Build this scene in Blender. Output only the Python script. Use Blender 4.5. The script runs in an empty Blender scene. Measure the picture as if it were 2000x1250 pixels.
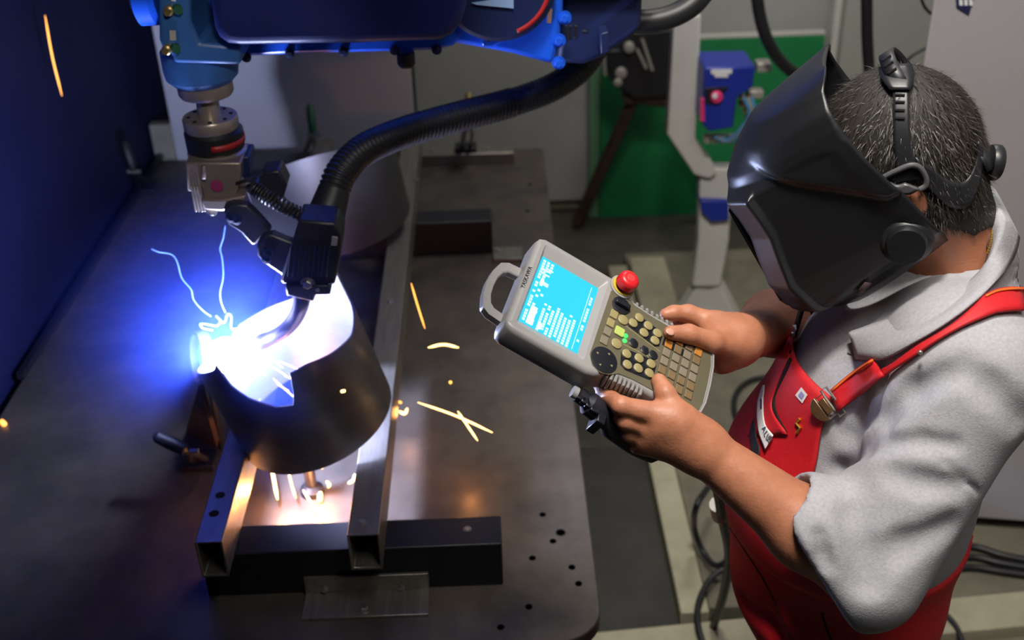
import bpy, math, random
import numpy as np
from mathutils import Matrix, Vector
random.seed(7); rng = np.random.default_rng(7)
SC = bpy.context.scene; COL = SC.collection

# ------------------------------------------------------------ camera
FPX = 2250.; PIT, YAW, ROL = np.radians([31.2, .7, -1.8]); HC = 2.25
_cp, _sp = np.cos(PIT), np.sin(PIT); _cy, _sy = np.cos(YAW), np.sin(YAW)
FW = np.array([_sy*_cp, _cy*_cp, -_sp]); _r0 = np.array([_cy, -_sy, 0]); _u0 = np.cross(_r0, FW)
RT = _r0*np.cos(ROL)+_u0*np.sin(ROL); UP = _u0*np.cos(ROL)-_r0*np.sin(ROL)
CAM = np.array([0, 0, HC])
cd = bpy.data.cameras.new('camera'); cam = bpy.data.objects.new('camera', cd); COL.objects.link(cam)
cd.sensor_width = 36; cd.lens = FPX/2000*36; cd.clip_start = .02
cam.matrix_world = Matrix(((RT[0], UP[0], -FW[0], 0), (RT[1], UP[1], -FW[1], 0), (RT[2], UP[2], -FW[2], HC), (0, 0, 0, 1)))
cd.dof.use_dof = True; cd.dof.focus_distance = 1.55; cd.dof.aperture_fstop = 4.0
SC.camera = cam
def ray(px, py): return FW+RT*((px-1000)/FPX)+UP*((625-py)/FPX)
def U(px, py, Z): return CAM+ray(px, py)*Z            # measured point -> place at a distance
def Uz(px, py, z): d = ray(px, py); return CAM+d*((z-HC)/d[2])   # -> on a level
def Uy(px, py, y): d = ray(px, py); return CAM+d*(y/d[1])
def Ux(px, py, x): d = ray(px, py); return CAM+d*(x/d[0])

# ------------------------------------------------------------ world, lights, exposure
SC.view_settings.view_transform = 'Standard'; SC.view_settings.look = 'None'
SC.view_settings.gamma = 1; SC.view_settings.use_curve_mapping = False
SC.view_settings.exposure = 0.0
SC.cycles.max_bounces = 6; SC.cycles.volume_bounces = 0; SC.cycles.sample_clamp_indirect = 4
SC.cycles.use_denoising = True
w = bpy.data.worlds.new('world'); SC.world = w; w.use_nodes = True
w.node_tree.nodes['Background'].inputs[0].default_value = (.8, .85, 1, 1)
w.node_tree.nodes['Background'].inputs[1].default_value = .010
def light(name, kind, loc, energy, color, size=None, aim=None, sizey=None):
    l = bpy.data.lights.new(name, kind); l.energy = energy; l.color = color
    o = bpy.data.objects.new(name, l); COL.objects.link(o); o.location = loc
    if kind == 'AREA':
        l.size = size
        if sizey: l.shape = 'RECTANGLE'; l.size_y = sizey
    elif size is not None: l.shadow_soft_size = size
    if aim is not None: o.rotation_euler = (Vector(aim)-Vector(loc)).to_track_quat('-Z', 'Y').to_euler()
    return o
ARC = U(440, 693, 2.16)
light('ceiling_lamp_key', 'AREA', (.12, .85, 3.75), 72, (1, .95, .87), .35, (.25, 1.3, 0), .35)
light('ceiling_lamp_worker', 'AREA', (.58, .35, 3.75), 36, (1, .95, .88), 1.0, (.7, 1.3, 1.0), 1.0)
light('ceiling_lamp_back', 'AREA', (.8, 3.2, 3.75), 30, (1, .96, .9), .6, (1.0, 3.6, .5), .9)
light('cell_fill', 'AREA', (-.3, 1.7, 2.5), .12, (.95, .93, 1), .6, (-.4, 2.1, .7), .6)  # weak fill added under the canopy, no real fitting
_s = light('wrist_fill_spot', 'SPOT', (-.06, .55, 2.42), 30, (1, .93, .85), .05, (-.50, 1.88, 1.56)); _s.data.spot_size = math.radians(24); _s.data.spot_blend = .6  # spot added only to brighten the robot wrist
# ------------------------------------------------------------ materials
def s2l(c): return tuple(((x/12.92) if x <= .04045 else ((x+.055)/1.055)**2.4) for x in c)
def hexc(h): return s2l(tuple(int(h[i:i+2], 16)/255 for i in (0, 2, 4)))
MATS = {}
def mat(name, col, rough=.5, metal=0, var=0, scale=20, bump=0, bscale=80, emit=None, estr=0, col2=None, coat=0, stretch=None, spec=.5):
    if name in MATS: return MATS[name]
    m = bpy.data.materials.new(name); m.use_nodes = True; N = m.node_tree.nodes; Lk = m.node_tree.links
    b = N['Principled BSDF']; c = hexc(col) if isinstance(col, str) else col
    b.inputs['Base Color'].default_value = (*c, 1); b.inputs['Roughness'].default_value = rough
    b.inputs['Metallic'].default_value = metal; b.inputs['Coat Weight'].default_value = coat
    b.inputs['Specular IOR Level'].default_value = spec
    if emit: b.inputs['Emission Color'].default_value = (*(hexc(emit) if isinstance(emit, str) else emit), 1); b.inputs['Emission Strength'].default_value = estr
    if var or col2 or bump:
        tc = N.new('ShaderNodeTexCoord'); mp = N.new('ShaderNodeMapping'); Lk.new(tc.outputs['Object'], mp.inputs[0])
        if stretch: mp.inputs['Scale'].default_value = stretch
        nz = N.new('ShaderNodeTexNoise'); nz.inputs['Scale'].default_value = scale; nz.inputs['Detail'].default_value = 6
        nz.inputs['Roughness'].default_value = .65
        Lk.new(mp.outputs[0], nz.inputs['Vector'])
        if var or col2:
            r = N.new('ShaderNodeValToRGB'); Lk.new(nz.outputs['Fac'], r.inputs[0])
            c2 = (hexc(col2) if isinstance(col2, str) else col2) if col2 else tuple(x*(1-var) for x in c)
            r.color_ramp.elements[0].position = .32; r.color_ramp.elements[1].position = .68
            r.color_ramp.elements[0].color = (*c2, 1); r.color_ramp.elements[1].color = (*c, 1)
            Lk.new(r.outputs[0], b.inputs['Base Color'])
        if bump:
            n2 = N.new('ShaderNodeTexNoise'); n2.inputs['Scale'].default_value = bscale; n2.inputs['Detail'].default_value = 3
            Lk.new(mp.outputs[0], n2.inputs['Vector'])
            bp = N.new('ShaderNodeBump'); bp.inputs['Strength'].default_value = bump; bp.inputs['Distance'].default_value = .004
            Lk.new(n2.outputs['Fac'], bp.inputs['Height']); Lk.new(bp.outputs[0], b.inputs['Normal'])
    MATS[name] = m; return m
# ------------------------------------------------------------ mesh building
class MB:
    def __init__(s): s.v = []; s.f = []
    def add(s, V, F):
        n = len(s.v); s.v += [tuple(map(float, p)) for p in V]; s.f += [tuple(i+n for i in f) for f in F]; return s
    def hexa(s, P):      # 8 corners: bottom loop 0-3, top loop 4-7
        return s.add(P, [(3, 2, 1, 0), (4, 5, 6, 7), (0, 1, 5, 4), (1, 2, 6, 5), (2, 3, 7, 6), (3, 0, 4, 7)])
    def box(s, c, d, R=None):
        c = np.array(c, float); R = np.eye(3) if R is None else np.array(R)
        P = [c+R@(np.array(k)*np.array(d)/2) for k in ((-1, -1, -1), (1, -1, -1), (1, 1, -1), (-1, 1, -1), (-1, -1, 1), (1, -1, 1), (1, 1, 1), (-1, 1, 1))]
        return s.hexa(P)
    def bx(s, x0, x1, y0, y1, z0, z1): return s.box(((x0+x1)/2, (y0+y1)/2, (z0+z1)/2), (x1-x0, y1-y0, z1-z0))
    def prism(s, poly, o, ex, ey, ez):   # 2-D outline (ccw) in plane ex,ey extruded along ez (vector with length)
        o, ex, ey, ez = (np.array(q, float) for q in (o, ex, ey, ez)); n = len(poly)
        b = [o+ex*p[0]+ey*p[1] for p in poly]; t = [q+ez for q in b]
        return s.add(b+t, [tuple(range(n))[::-1], tuple(range(n, 2*n))]+[(i, (i+1) % n, n+(i+1) % n, n+i) for i in range(n)])
    def tube(s, pts, r, seg=12, cap=True, closed=False):
        pts = np.array(pts, float); n = len(pts); r = np.full(n, r) if np.isscalar(r) else np.array(r)
        T = np.gradient(pts, axis=0) if not closed else np.roll(pts, -1, 0)-np.roll(pts, 1, 0)
        T /= np.linalg.norm(T, axis=1)[:, None]
        a = np.array([0, 0, 1.]) if abs(T[0][2]) < .9 else np.array([1., 0, 0])
        u = np.cross(T[0], a); u /= np.linalg.norm(u); V = []
        for i in range(n):
            u = u-T[i]*(u@T[i]); u /= np.linalg.norm(u); w_ = np.cross(T[i], u)
            for k in range(seg):
                t = 2*math.pi*k/seg; V.append(pts[i]+r[i]*(u*math.cos(t)+w_*math.sin(t)))
        F = []
        for i in range(n if closed else n-1):
            for k in range(seg):
                j = (i+1) % n; F.append((i*seg+k, i*seg+(k+1) % seg, j*seg+(k+1) % seg, j*seg+k))
        if cap and not closed: F += [tuple(range(seg))[::-1], tuple((n-1)*seg+k for k in range(seg))]
        return s.add(V, F)
    def cyl(s, a, b, r, r2=None, seg=24): return s.tube([a, b], [r, r if r2 is None else r2], seg)
    def lathe(s, prof, o, ax, seg=32, cap=True):      # prof: (radius, height) along ax from o
        o = np.array(o, float); ax = np.array(ax, float); ax /= np.linalg.norm(ax)
        pts = [o+ax*h for _, h in prof]
        a = np.array([0, 1., 0]) if abs(ax[1]) < .9 else np.array([1., 0, 0])
        u = np.cross(ax, a); u /= np.linalg.norm(u); w_ = np.cross(ax, u); V = []
        for (r, h), p in zip(prof, pts):
            for k in range(seg):
                t = 2*math.pi*k/seg; V.append(p+max(r, 1e-5)*(u*math.cos(t)+w_*math.sin(t)))
        n = len(prof); F = [(i*seg+k, i*seg+(k+1) % seg, (i+1)*seg+(k+1) % seg, (i+1)*seg+k) for i in range(n-1) for k in range(seg)]
        if cap: F += [tuple(range(seg))[::-1], tuple((n-1)*seg+k for k in range(seg))]
        return s.add(V, F)
    def ell(s, c, rad, R=None, nu=16, nv=10):
        c = np.array(c, float); R = np.eye(3) if R is None else np.array(R); rad = np.array(rad)*np.ones(3); V = []; F = []
        for j in range(nv+1):
            ph = math.pi*j/nv
            for i in range(nu):
                t = 2*math.pi*i/nu; V.append(c+R@(rad*np.array([math.sin(ph)*math.cos(t), math.sin(ph)*math.sin(t), math.cos(ph)])))
        for j in range(nv):
            for i in range(nu): F.append((j*nu+i, (j+1)*nu+i, (j+1)*nu+(i+1) % nu, j*nu+(i+1) % nu))
        return s.add(V, F)
    def grid(s, P, closed=False):        # P[i][j] points
        P = np.array(P, float); a, b = P.shape[:2]
        F = [(i*b+j, i*b+(j+1) % b, (i+1)*b+(j+1) % b, (i+1)*b+j) for i in range(a-1) for j in range(b if closed else b-1)]
        return s.add(P.reshape(-1, 3), F)
    def build(s, name, m, parent=None, bevel=0, smooth=35, local=False, solid=0, seg=2):
        V = np.array(s.v)
        if parent is not None and not local: V = (V-np.array(LOC[parent.name])) @ ROT[parent.name]
        me = bpy.data.meshes.new(name); me.from_pydata([tuple(p) for p in V], [], s.f)
        import bmesh
        bm = bmesh.new(); bm.from_mesh(me)
        bmesh.ops.recalc_face_normals(bm, faces=bm.faces); bm.to_mesh(me); bm.free()
        me.polygons.foreach_set('use_smooth', [smooth > 0]*len(me.polygons))
        if smooth > 0 and smooth < 180: me.set_sharp_from_angle(angle=math.radians(smooth))
        me.materials.append(m); o = bpy.data.objects.new(name, me); COL.objects.link(o)
        if parent is not None:
            o.parent = parent; LOC[o.name] = LOC[parent.name]; ROT[o.name] = ROT[parent.name]
        else: LOC[o.name] = (0, 0, 0); ROT[o.name] = np.eye(3)
        if solid: md = o.modifiers.new('solid', 'SOLIDIFY'); md.thickness = solid; md.offset = 0
        if bevel:
            md = o.modifiers.new('bevel', 'BEVEL'); md.width = bevel; md.segments = seg; md.limit_method = 'ANGLE'; md.angle_limit = math.radians(40)
            md.harden_normals = False
        return o
LOC = {}; ROT = {}
def tag(o, label=None, cat=None, group=None, kind=None):
    if label: o['label'] = label
    if cat: o['category'] = cat
    if group: o['group'] = group
    if kind: o['kind'] = kind
    return o
def thing(name, label, cat, loc, group=None, R=None):
    o = bpy.data.objects.new(name, None); COL.objects.link(o); o.empty_display_size = .05
    o.location = tuple(loc); LOC[o.name] = tuple(loc); ROT[o.name] = np.eye(3) if R is None else R
    if R is not None: o.rotation_euler = Matrix([list(r) for r in R]).to_euler()
    return tag(o, label, cat, group)
def struct(o): o['kind'] = 'structure'; return o
def arc2(c, r, a0, a1, n): return [(c[0]+r*math.cos(math.radians(a0+(a1-a0)*i/n)), c[1]+r*math.sin(math.radians(a0+(a1-a0)*i/n))) for i in range(n+1)]
def rrect(x0, x1, y0, y1, r, n=5):
    return (arc2((x1-r, y0+r), r, -90, 0, n)+arc2((x1-r, y1-r), r, 0, 90, n)+arc2((x0+r, y1-r), r, 90, 180, n)+arc2((x0+r, y0+r), r, 180, 270, n))
def spline(pts, n=8):     # Catmull-Rom through points
    P = np.array(pts, float); P = np.vstack([2*P[0]-P[1], P, 2*P[-1]-P[-2]]); out = []
    for i in range(1, len(P)-2):
        for k in range(n):
            t = k/n; a, b, c, d = P[i-1], P[i], P[i+1], P[i+2]
            out.append(.5*((2*b)+(c-a)*t+(2*a-5*b+4*c-d)*t*t+(-a+3*b-3*c+d)*t**3))
    out.append(P[-2]); return np.array(out)
def nrm(v): v = np.array(v, float); return v/np.linalg.norm(v)
def text(body, size, m, name, parent, M4, align='CENTER'):
    cu = bpy.data.curves.new(name, 'FONT'); cu.body = body; cu.size = size; cu.align_x = align; cu.align_y = 'CENTER'; cu.extrude = .0002
    t = bpy.data.objects.new('tmp', cu); COL.objects.link(t)
    bpy.context.view_layer.update(); dg = bpy.context.evaluated_depsgraph_get()
    me = bpy.data.meshes.new_from_object(t.evaluated_get(dg)); bpy.data.objects.remove(t)
    me.transform(M4); me.materials.clear(); me.materials.append(m)
    o = bpy.data.objects.new(name, me); COL.objects.link(o)
    if parent: o.parent = parent
    return o
# ------------------------------------------------------------ materials of the place
m_steel = mat('table_steel', (.135, .112, .092), .45, .35, scale=7, col2=(.062, .054, .048), bump=.15, bscale=60)
m_dark = mat('dark_primer', (.012, .013, .020), .42, .1, var=.3, scale=30)
m_tube = mat('mill_steel', (.36, .33, .29), .38, .75, var=.35, scale=14, stretch=(6, .6, 6))
m_pipe = mat('rolled_steel', (.22, .215, .225), .38, .8, var=.25, scale=9, stretch=(1, 1, 3))
m_floor = mat('floor_concrete', (.085, .08, .06), .8, 0, scale=5, col2=(.05, .047, .035), bump=.2, bscale=40)
m_slab = mat('slab_concrete', (.20, .185, .135), .8, 0, scale=5, col2=(.12, .112, .08), bump=.2, bscale=40)
m_cream = mat('cream_paint', (.44, .41, .29), .5, 0, scale=8, col2=(.32, .30, .21))
m_plate = mat('floor_plate', (.05, .046, .042), .6, .2, scale=6, col2=(.03, .029, .027))
m_wall = mat('wall_paint', (.42, .42, .40), .6, 0, scale=3, col2=(.36, .36, .345))
m_sheet = mat('white_sheet', (.66, .66, .66), .4, 0, scale=4, col2=(.60, .60, .605))
m_navy = mat('navy_panel', (.007, .010, .055), .7, 0, scale=3, col2=(.005, .007, .042), spec=.2)
m_green = mat('green_paint', (.012, .24, .075), .5, 0, scale=4, col2=(.01, .18, .055))
m_cab = mat('cabinet_paint', (.40, .37, .385), .35, 0, scale=2, col2=(.36, .335, .345))
m_black = mat('black_rubber', (.012, .012, .014), .45)
m_hole = mat('hole_black', (.003, .003, .003), .9)
m_bolt = mat('zinc_bolt', (.5, .48, .44), .3, .9)
m_rust = mat('rusty_brown', (.10, .055, .035), .6, .2, scale=25, col2=(.05, .03, .02))
m_white = mat('stand_white', (.62, .61, .57), .4, 0, scale=5, col2=(.55, .54, .50))
m_bluep = mat('equipment_blue', (.012, .03, .30), .4)
m_pink = mat('pink_dial', (.75, .04, .18), .4)
m_brass = mat('brass', (.5, .36, .14), .35, .8)
m_grey = mat('fitting_grey', (.42, .40, .36), .45, .4)
m_cyan = mat('cyan_tube', (.06, .25, .5), .4)
m_label = mat('label_white', (.75, .75, .75), .5)
m_handle = mat('green_grip', (.01, .10, .05), .5)

# ------------------------------------------------------------ room shell
def slab(name, m, x0, x1, y0, y1, z0, z1, bevel=0): return struct(MB().bx(x0, x1, y0, y1, z0, z1).build(name, m, bevel=bevel, smooth=0))
slab('floor', m_floor, -2.2, 3.4, -1.2, 5.2, -.1, 0)
slab('floor_steel_plate', m_plate, -.6, .43, 2.1, 2.9, 0, .012)
slab('floor_slab', m_slab, .515, 3.3, 2.16, 4.13, 0, .045, .004)
slab('wall_back', m_wall, -2.2, 3.4, 4.68, 4.8, 0, 3.9)
slab('wall_right', m_wall, 3.3, 3.4, -1.2, 4.8, 0, 3.9)
slab('wall_left_outer', m_navy, -2.3, -2.2, -1.2, 4.8, 0, 3.9)
slab('ceiling', m_wall, -2.2, 3.4, -1.2, 4.8, 3.9, 4.0)
slab('baseboard_back', m_cream, -.31, .44, 4.655, 4.68, 0, .07, .004)
# welding cell screen on the left: two navy panels with a fold, on a ground rail
L = MB()
L.hexa([(-1.22, .2, 0), (-1.18, .2, 0), (-1.165, 3.02, 0), (-1.205, 3.02, 0), (-1.22, .2, 2.5), (-1.18, .2, 2.5), (-1.165, 3.02, 2.5), (-1.205, 3.02, 2.5)])
wl = struct(L.build('wall_left', m_navy, smooth=0))
L = MB(); L.hexa([(-1.205, 3.02, 0), (-1.165, 3.02, 0), (-1.125, 4.2, 0), (-1.165, 4.2, 0), (-1.205, 3.02, 2.5), (-1.165, 3.02, 2.5), (-1.125, 4.2, 2.5), (-1.165, 4.2, 2.5)])
L.build('panel', m_navy, wl, smooth=0)
MB().hexa([(-1.15, 2.3, .7425), (-1.135, 2.3, .7425), (-1.095, 4.2, .7425), (-1.115, 4.2, .7425), (-1.15, 2.3, .76), (-1.135, 2.3, .76), (-1.095, 4.2, .76), (-1.115, 4.2, .76)]).build('bottom_rail', m_dark, wl, smooth=0)
# unseen canopy and skirt, added above the frame to shade the table's left
struct(MB().bx(-2.2, .04, -.2, 4.5, 2.62, 2.66).bx(.03, .04, .5, 4.5, 2.2, 2.62).build('ceiling_shade_canopy', m_navy, smooth=0))
# white sheet screen behind the table, cream upright left of it
p0 = Uy(800, 110, 3.62); slab('wall_sheet', m_sheet, -1.06, p0[0], 3.612, 3.632, .02, 1.35, .002); p0 = Uy(800, 110, 4.45)
slab('wall_sheet_strip', m_wall, p0[0]+.004, .41, 4.60, 4.62, .07, 1.6)
slab('trim_1', m_cream, -1.135, -1.065, 3.625, 3.66, 0, .86)
# green dado screen with its pale left edge, wall section and upright on the right
slab('wall_green', m_green, .452, 1.36, 4.55, 4.57, 0, .785, .003)
slab('trim_2', mat('pale_green', (.14, .30, .16), .5), .405, .45, 4.56, 4.585, 0, .80, .003)
slab('trim_3', m_white, .45, 1.36, 4.552, 4.58, .787, .80, .001)
slab('trim_4', m_white, 1.372, 1.40, 4.50, 4.57, 0, 2.2, .003)
slab('wall_right_section', mat('grey_panel', (.40, .40, .37), .5, scale=3, col2=(.36, .36, .33)), 1.40, 3.3, 4.45, 4.5, 0, 2.4)
# cream platform frame on the floor
def yawbox(mb, c, d, deg):
    a = math.radians(deg); return mb.box(c, d, [[math.cos(a), -math.sin(a), 0], [math.sin(a), math.cos(a), 0], [0, 0, 1]])
t = thing('floor_frame', 'cream painted steel frame lying on the floor between table and worker', 'frame', (.47, 3., 0))
MB().bx(.436, .51, 2.13, 4.0, .0, .062).build('long_beam', m_cream, t, bevel=.004)
yawbox(MB(), (.70, 2.055, .031), (2.3, .115, .062), 4.2).build('cross_beam', m_cream, t, bevel=.004)
MB().bx(.52, .66, 3.50, 4.02, .045, .085).build('short_beam', m_cream, t, bevel=.004)
yawbox(MB(), (.72, 1.93, .02), (2.3, .11, .04), 4.2).build('step_plate', m_slab, t, bevel=.003)

# grey control cabinet on the right
t = thing('control_cabinet', 'tall pale grey control cabinet behind the worker', 'cabinet', (1.5, 2.8, 0))
MB().hexa([(.966, 2.47, .09), (1.93, 2.30, .09), (2.2, 2.85, .09), (1.24, 3.02, .09), (.966, 2.47, 2.1), (1.93, 2.30, 2.1), (2.2, 2.85, 2.1), (1.24, 3.02, 2.1)]).build('body', m_cab, t, bevel=.006)
MB().hexa([(1.03, 2.51, .045), (1.91, 2.36, .045), (2.14, 2.82, .045), (1.26, 2.96, .045), (1.03, 2.51, .09), (1.91, 2.36, .09), (2.14, 2.82, .09), (1.26, 2.96, .09)]).build('gap_shade_block', m_black, t, smooth=0)  # black block put in for the shaded gap under the cabinet
_cn = nrm((-.17, -.964, 0)); q = [(lambda d: CAM+d*(((np.array([.966, 2.468, 0])-CAM)@_cn)/(d@_cn))+_cn*.002)(ray(*a)) for a in ((1866, -14), (1905, -14), (1892, 29), (1868, 14))]
mb = MB(); mb.hexa([p-_cn*.004 for p in (q[3], q[2], q[1], q[0])]+[p for p in (q[3], q[2], q[1], q[0])]); lb = mb.build('label_plate', mat('label_dark', (.02, .02, .07), .4), t, smooth=0)
mb = MB(); Q = np.array(q)
for k in range(3):
    P_ = [Q[0]+(Q[1]-Q[0])*x+(Q[3]-Q[0])*y for x, y in ((.15+.25*k, .45), (.32+.25*k, .45), (.32+.25*k, .85), (.15+.25*k, .85))]; mb = MB(); mb.hexa([p+_cn*.0003 for p in P_]+[p+_cn*.0012 for p in P_]); mb.build('label_stripe', m_label, lb, smooth=0)

# ------------------------------------------------------------ welding table
t = thing('welding_table', 'large rounded steel welding table with blotchy brown plate', 'table', (-.5, 2.5, 0))
out = [(-1.15, 1.40), (.085, 1.415)]+arc2((.085, 1.49), .075, -90, 0, 8)[1:]+[(.165, 3.58)]+arc2((.145, 3.58), .02, 0, 90, 4)[1:]+[(-1.13, 3.6)]
MB().prism(out, (0, 0, .712), (1, 0, 0), (0, 1, 0), (0, 0, .028)).build('table_top', m_steel, t, bevel=.003)
for x, y in ((-1.0, 1.6), (-.05, 1.7), (-1.0, 3.4), (-.05, 3.4)): MB().bx(x-.05, x+.05, y-.05, y+.05, 0, .712).build('leg', m_dark, t, bevel=.003)
for a in ((1060, 1005), (1095, 1040), (1080, 1057), (1040, 1090), (1117, 1108), (1130, 1140), (1033, 1185), (978, 1225), (975, 487), (1035, 360), (1030, 412)):
    p = Uz(*a, .7402); r = .0055 if a != (1095, 1040) else .008
    MB().lathe([(r*.2, 0), (r, 0), (r*1.25, .0008), (r*1.25, 0)], p, (0, 0, 1), 12, True).build('bolt_hole', m_hole, t)
# ------------------------------------------------------------ fixture beams and tubes
def bolt(name, p, r, parent, ax=(0, 0, 1), m=None):
    ax = nrm(ax); mb = MB(); mb.lathe([(r*1.5, 0), (r*1.5, r*.25), (r, r*.25)], p, ax, 14); mb.lathe([(r, r*.25), (r, r*.85), (r*.8, r*1.0)], p, ax, 6)
    return mb.build(name, m or m_bolt, parent, smooth=30)
def hollow(name, m, x0, x1, y0, y1, z0, z1, t_, parent):
    mb = MB(); o = [(x0, z0), (x1, z0), (x1, z1), (x0, z1)]; i = [(x0+t_, z0+t_), (x1-t_, z0+t_), (x1-t_, z1-t_), (x0+t_, z1-t_)]
    P = [[(x, y, z) for x, z in r_] for r_, y in ((o, y0), (o, y1), (i, y1), (i, y0), (o, y0))]
    mb.grid(P, closed=True); return mb.build(name, m, parent, bevel=.0025, smooth=30)
tr = thing('square_tube', 'bare steel rectangular tube, the right one, with pipe resting against it', 'steel tube', (-.25, 2.4, .84), 'steel tubes carrying the pipes')
hollow('tube_wall', m_tube, -.276, -.221, 1.505, 3.32, .84, .92, .004, tr)
bolt('bolt', Uz(707, 1021, .92), .0055, tr)
bolt('bolt', Uz(762, 590, .92), .0055, tr); bolt('bolt', Uz(812, 352, .92), .0055, tr)
tl = thing('square_tube', 'bare steel rectangular tube, the left one, with two drilled holes', 'steel tube', (-.512, 2.4, .84), 'steel tubes carrying the pipes')
hollow('tube_wall', m_tube, -.536, -.489, 1.502, 3.30, .84, .92, .004, tl)
for a in ((430, 967), (418, 1003)):
    MB().lathe([(.001, 0), (.0085, 0), (.0088, .0004), (.0088, -.0002)], Uz(*a, .9203), (0, 0, 1), 20).build('drilled_hole', m_hole, tl)
fb = thing('support_beam', 'dark painted square beam at the front of the fixture', 'beam', (-.27, 1.6, .74), 'dark beams under the tubes')
MB().bx(-.552, -.012, 1.557, 1.634, .74, .84).build('beam_body', m_dark, fb, bevel=.003)
bolt('bolt', Uz(913, 1034, .84), .005, fb)
bb = thing('support_beam', 'dark painted square beam at the back under the rear pipe', 'beam', (-.27, 2.9, .74), 'dark beams under the tubes')
MB().bx(-.58, -.012, 2.86, 2.94, .74, .84).build('beam_body', m_dark, bb, bevel=.003)
br = thing('angle_bracket', 'steel angle bracket bolted down in front of the front beam', 'bracket', (-.26, 1.52, .74))
MB().bx(-.373, -.147, 1.486, 1.556, .74, .746).build('foot_flange', m_tube, br, bevel=.001)
MB().bx(-.373, -.147, 1.549, 1.556, .746, .782).build('upright_flange', m_tube, br, bevel=.001)
bolt('bolt', Uz(711, 1190, .746), .0075, br)
for a in ((634, 1151), (783, 1147)): bolt('bolt', Uy(*a, 1.549), .0055, br, (0, -1, 0))
bk = thing('angle_bracket', 'flat steel clip holding the end of the back beam', 'bracket', (.02, 2.9, .74))
MB().bx(-.012, .07, 2.80, 2.87, .74, .752).build('foot_flange', m_tube, bk, bevel=.001); bolt('bolt', (.0, 2.85, .752), .006, bk)
rl = thing('stop_rail', 'bare steel stop bar along the back edge of the table', 'bar', (-.1, 3.5, .74), 'bars along the back of the table')
MB().bx(-.30, .066, 3.475, 3.55, .74, .78).build('bar_body', m_tube, rl, bevel=.003)
for x in (-.2, -.02): bolt('bolt', (x, 3.51, .78), .006, rl)
r2 = thing('stop_rail', 'dark stop bar at the back of the table below the white sheet', 'bar', (-.58, 3.45, .74), 'bars along the back of the table')
MB().bx(-.86, -.306, 3.40, 3.53, .74, .785).build('bar_body', m_dark, r2, bevel=.003)

# ------------------------------------------------------------ the two pipes
def pipe(name, label, axis, cb, R_, hfun, hbot, m, clips=()):
    a = -nrm(axis); e1 = nrm(np.cross(a, [0, 1, 0])); e2 = np.cross(a, e1)
    n = 96; T = .004; P = []
    rows_o = []; 
    for k in range(n):
        th = 2*math.pi*k/n; d = e1*math.cos(th)+e2*math.sin(th)
        h = hfun(th); b = hbot(th)
        P.append([cb+d*R_+a*b, cb+d*R_+a*(b+(h-b)*.5), cb+d*R_+a*h, cb+d*(R_-T)+a*h, cb+d*(R_-T)+a*(b+(h-b)*.5), cb+d*(R_-T)+a*b])
    G = [[P[k][j] for k in range(n)] for j in range(6)]; G.append(G[0])
    o = MB().grid(G, closed=True).build(name, m, smooth=50)
    return o, a, e1, e2
def hit(px, far, cb, a, e1, e2, R_):
    d = ray(px[0], px[1]); o = CAM-cb; d2 = d-a*(d@a); o2 = o-a*(o@a)
    A, B, Cc = d2@d2, 2*d2@o2, o2@o2-R_*R_; D = B*B-4*A*Cc
    t_ = (-B+(math.sqrt(D) if far else -math.sqrt(D)))/(2*A) if D > 0 else -B/(2*A)
    p = o+d*t_; return math.atan2(p@e2, p@e1) % (2*math.pi), p@a
def rimfun(front, back, cb, a, e1, e2, R_):
    H = sorted([hit(p, False, cb, a, e1, e2, R_) for p in front]+[hit(p, True, cb, a, e1, e2, R_) for p in back])
    th = np.array([h[0] for h in H]); hh = np.array([h[1] for h in H])
    th = np.r_[th-2*math.pi, th, th+2*math.pi]; hh = np.r_[hh, hh, hh]
    return lambda x: float(np.interp(x, th, hh))
AX1 = nrm((.236, .117, -.964)); CB1 = U(618, 812, 2.255); R1 = .154
_a = -AX1; _e1 = nrm(np.cross(_a, [0, 1, 0])); _e2 = np.cross(_a, _e1)
front = [(414, 702), (424, 722), (442, 747), (480, 777), (538, 796), (578, 791), (566, 731), (600, 712), (650, 690), (690, 652), (712, 615)]
back = [(414, 698), (430, 688), (448, 664), (466, 634), (500, 612), (571, 582), (612, 548), (655, 523), (690, 540), (717, 575)]
hf = rimfun(front, back, CB1, _a, _e1, _e2, R1)
o, *_ = pipe('steel_pipe', '', AX1, CB1, R1, hf, lambda t_: 0.0, m_pipe)
tag(o, 'notched open steel pipe being welded, lit bright inside by the arc', 'pipe', 'steel pipes in the fixture')
CB2 = U(662, 430, 2.98); AX2 = nrm((.14, .05, -.98)); R2 = .187
o, *_ = pipe('steel_pipe', '', AX2, CB2, R2, lambda t_: .155+.115*math.sin(t_)-.025*math.cos(t_), lambda t_: 0.0, mat('shaded_steel', (.13, .125, .13), .5, .7, var=.25, scale=9))  # steel colour darkened to carry the torch's shade on the rear pipe
tag(o, 'grey open steel pipe behind the torch, darkened as if shaded', 'pipe', 'steel pipes in the fixture')
# short round stub beside the arc, at the left rim of the pipe
st = MB(); c = U(394, 697, 2.36); _v = nrm(ARC-c); axs = nrm(nrm((CAM-c)-_v*((CAM-c)@_v))+.05*_v)
st.lathe([(.053, -.012), (.053, .012), (.047, .012), (.047, -.004), (.001, -.004)], c, axs, 40, cap=False)
dk = tag(st.build('backing_disc', mat('copper_disc', (.10, .07, .16), .5, .2)), 'round metal backing disc on a stem, glowing beside the welding arc', 'disc')
MB().tube([c-axs*.006+[0, 0, -.045], c*[1, 1, 0]-axs*.006*np.array([1, 1, 0])+[0, 0, .742]], .008, 10).build('stem', m_dark, dk)
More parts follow.
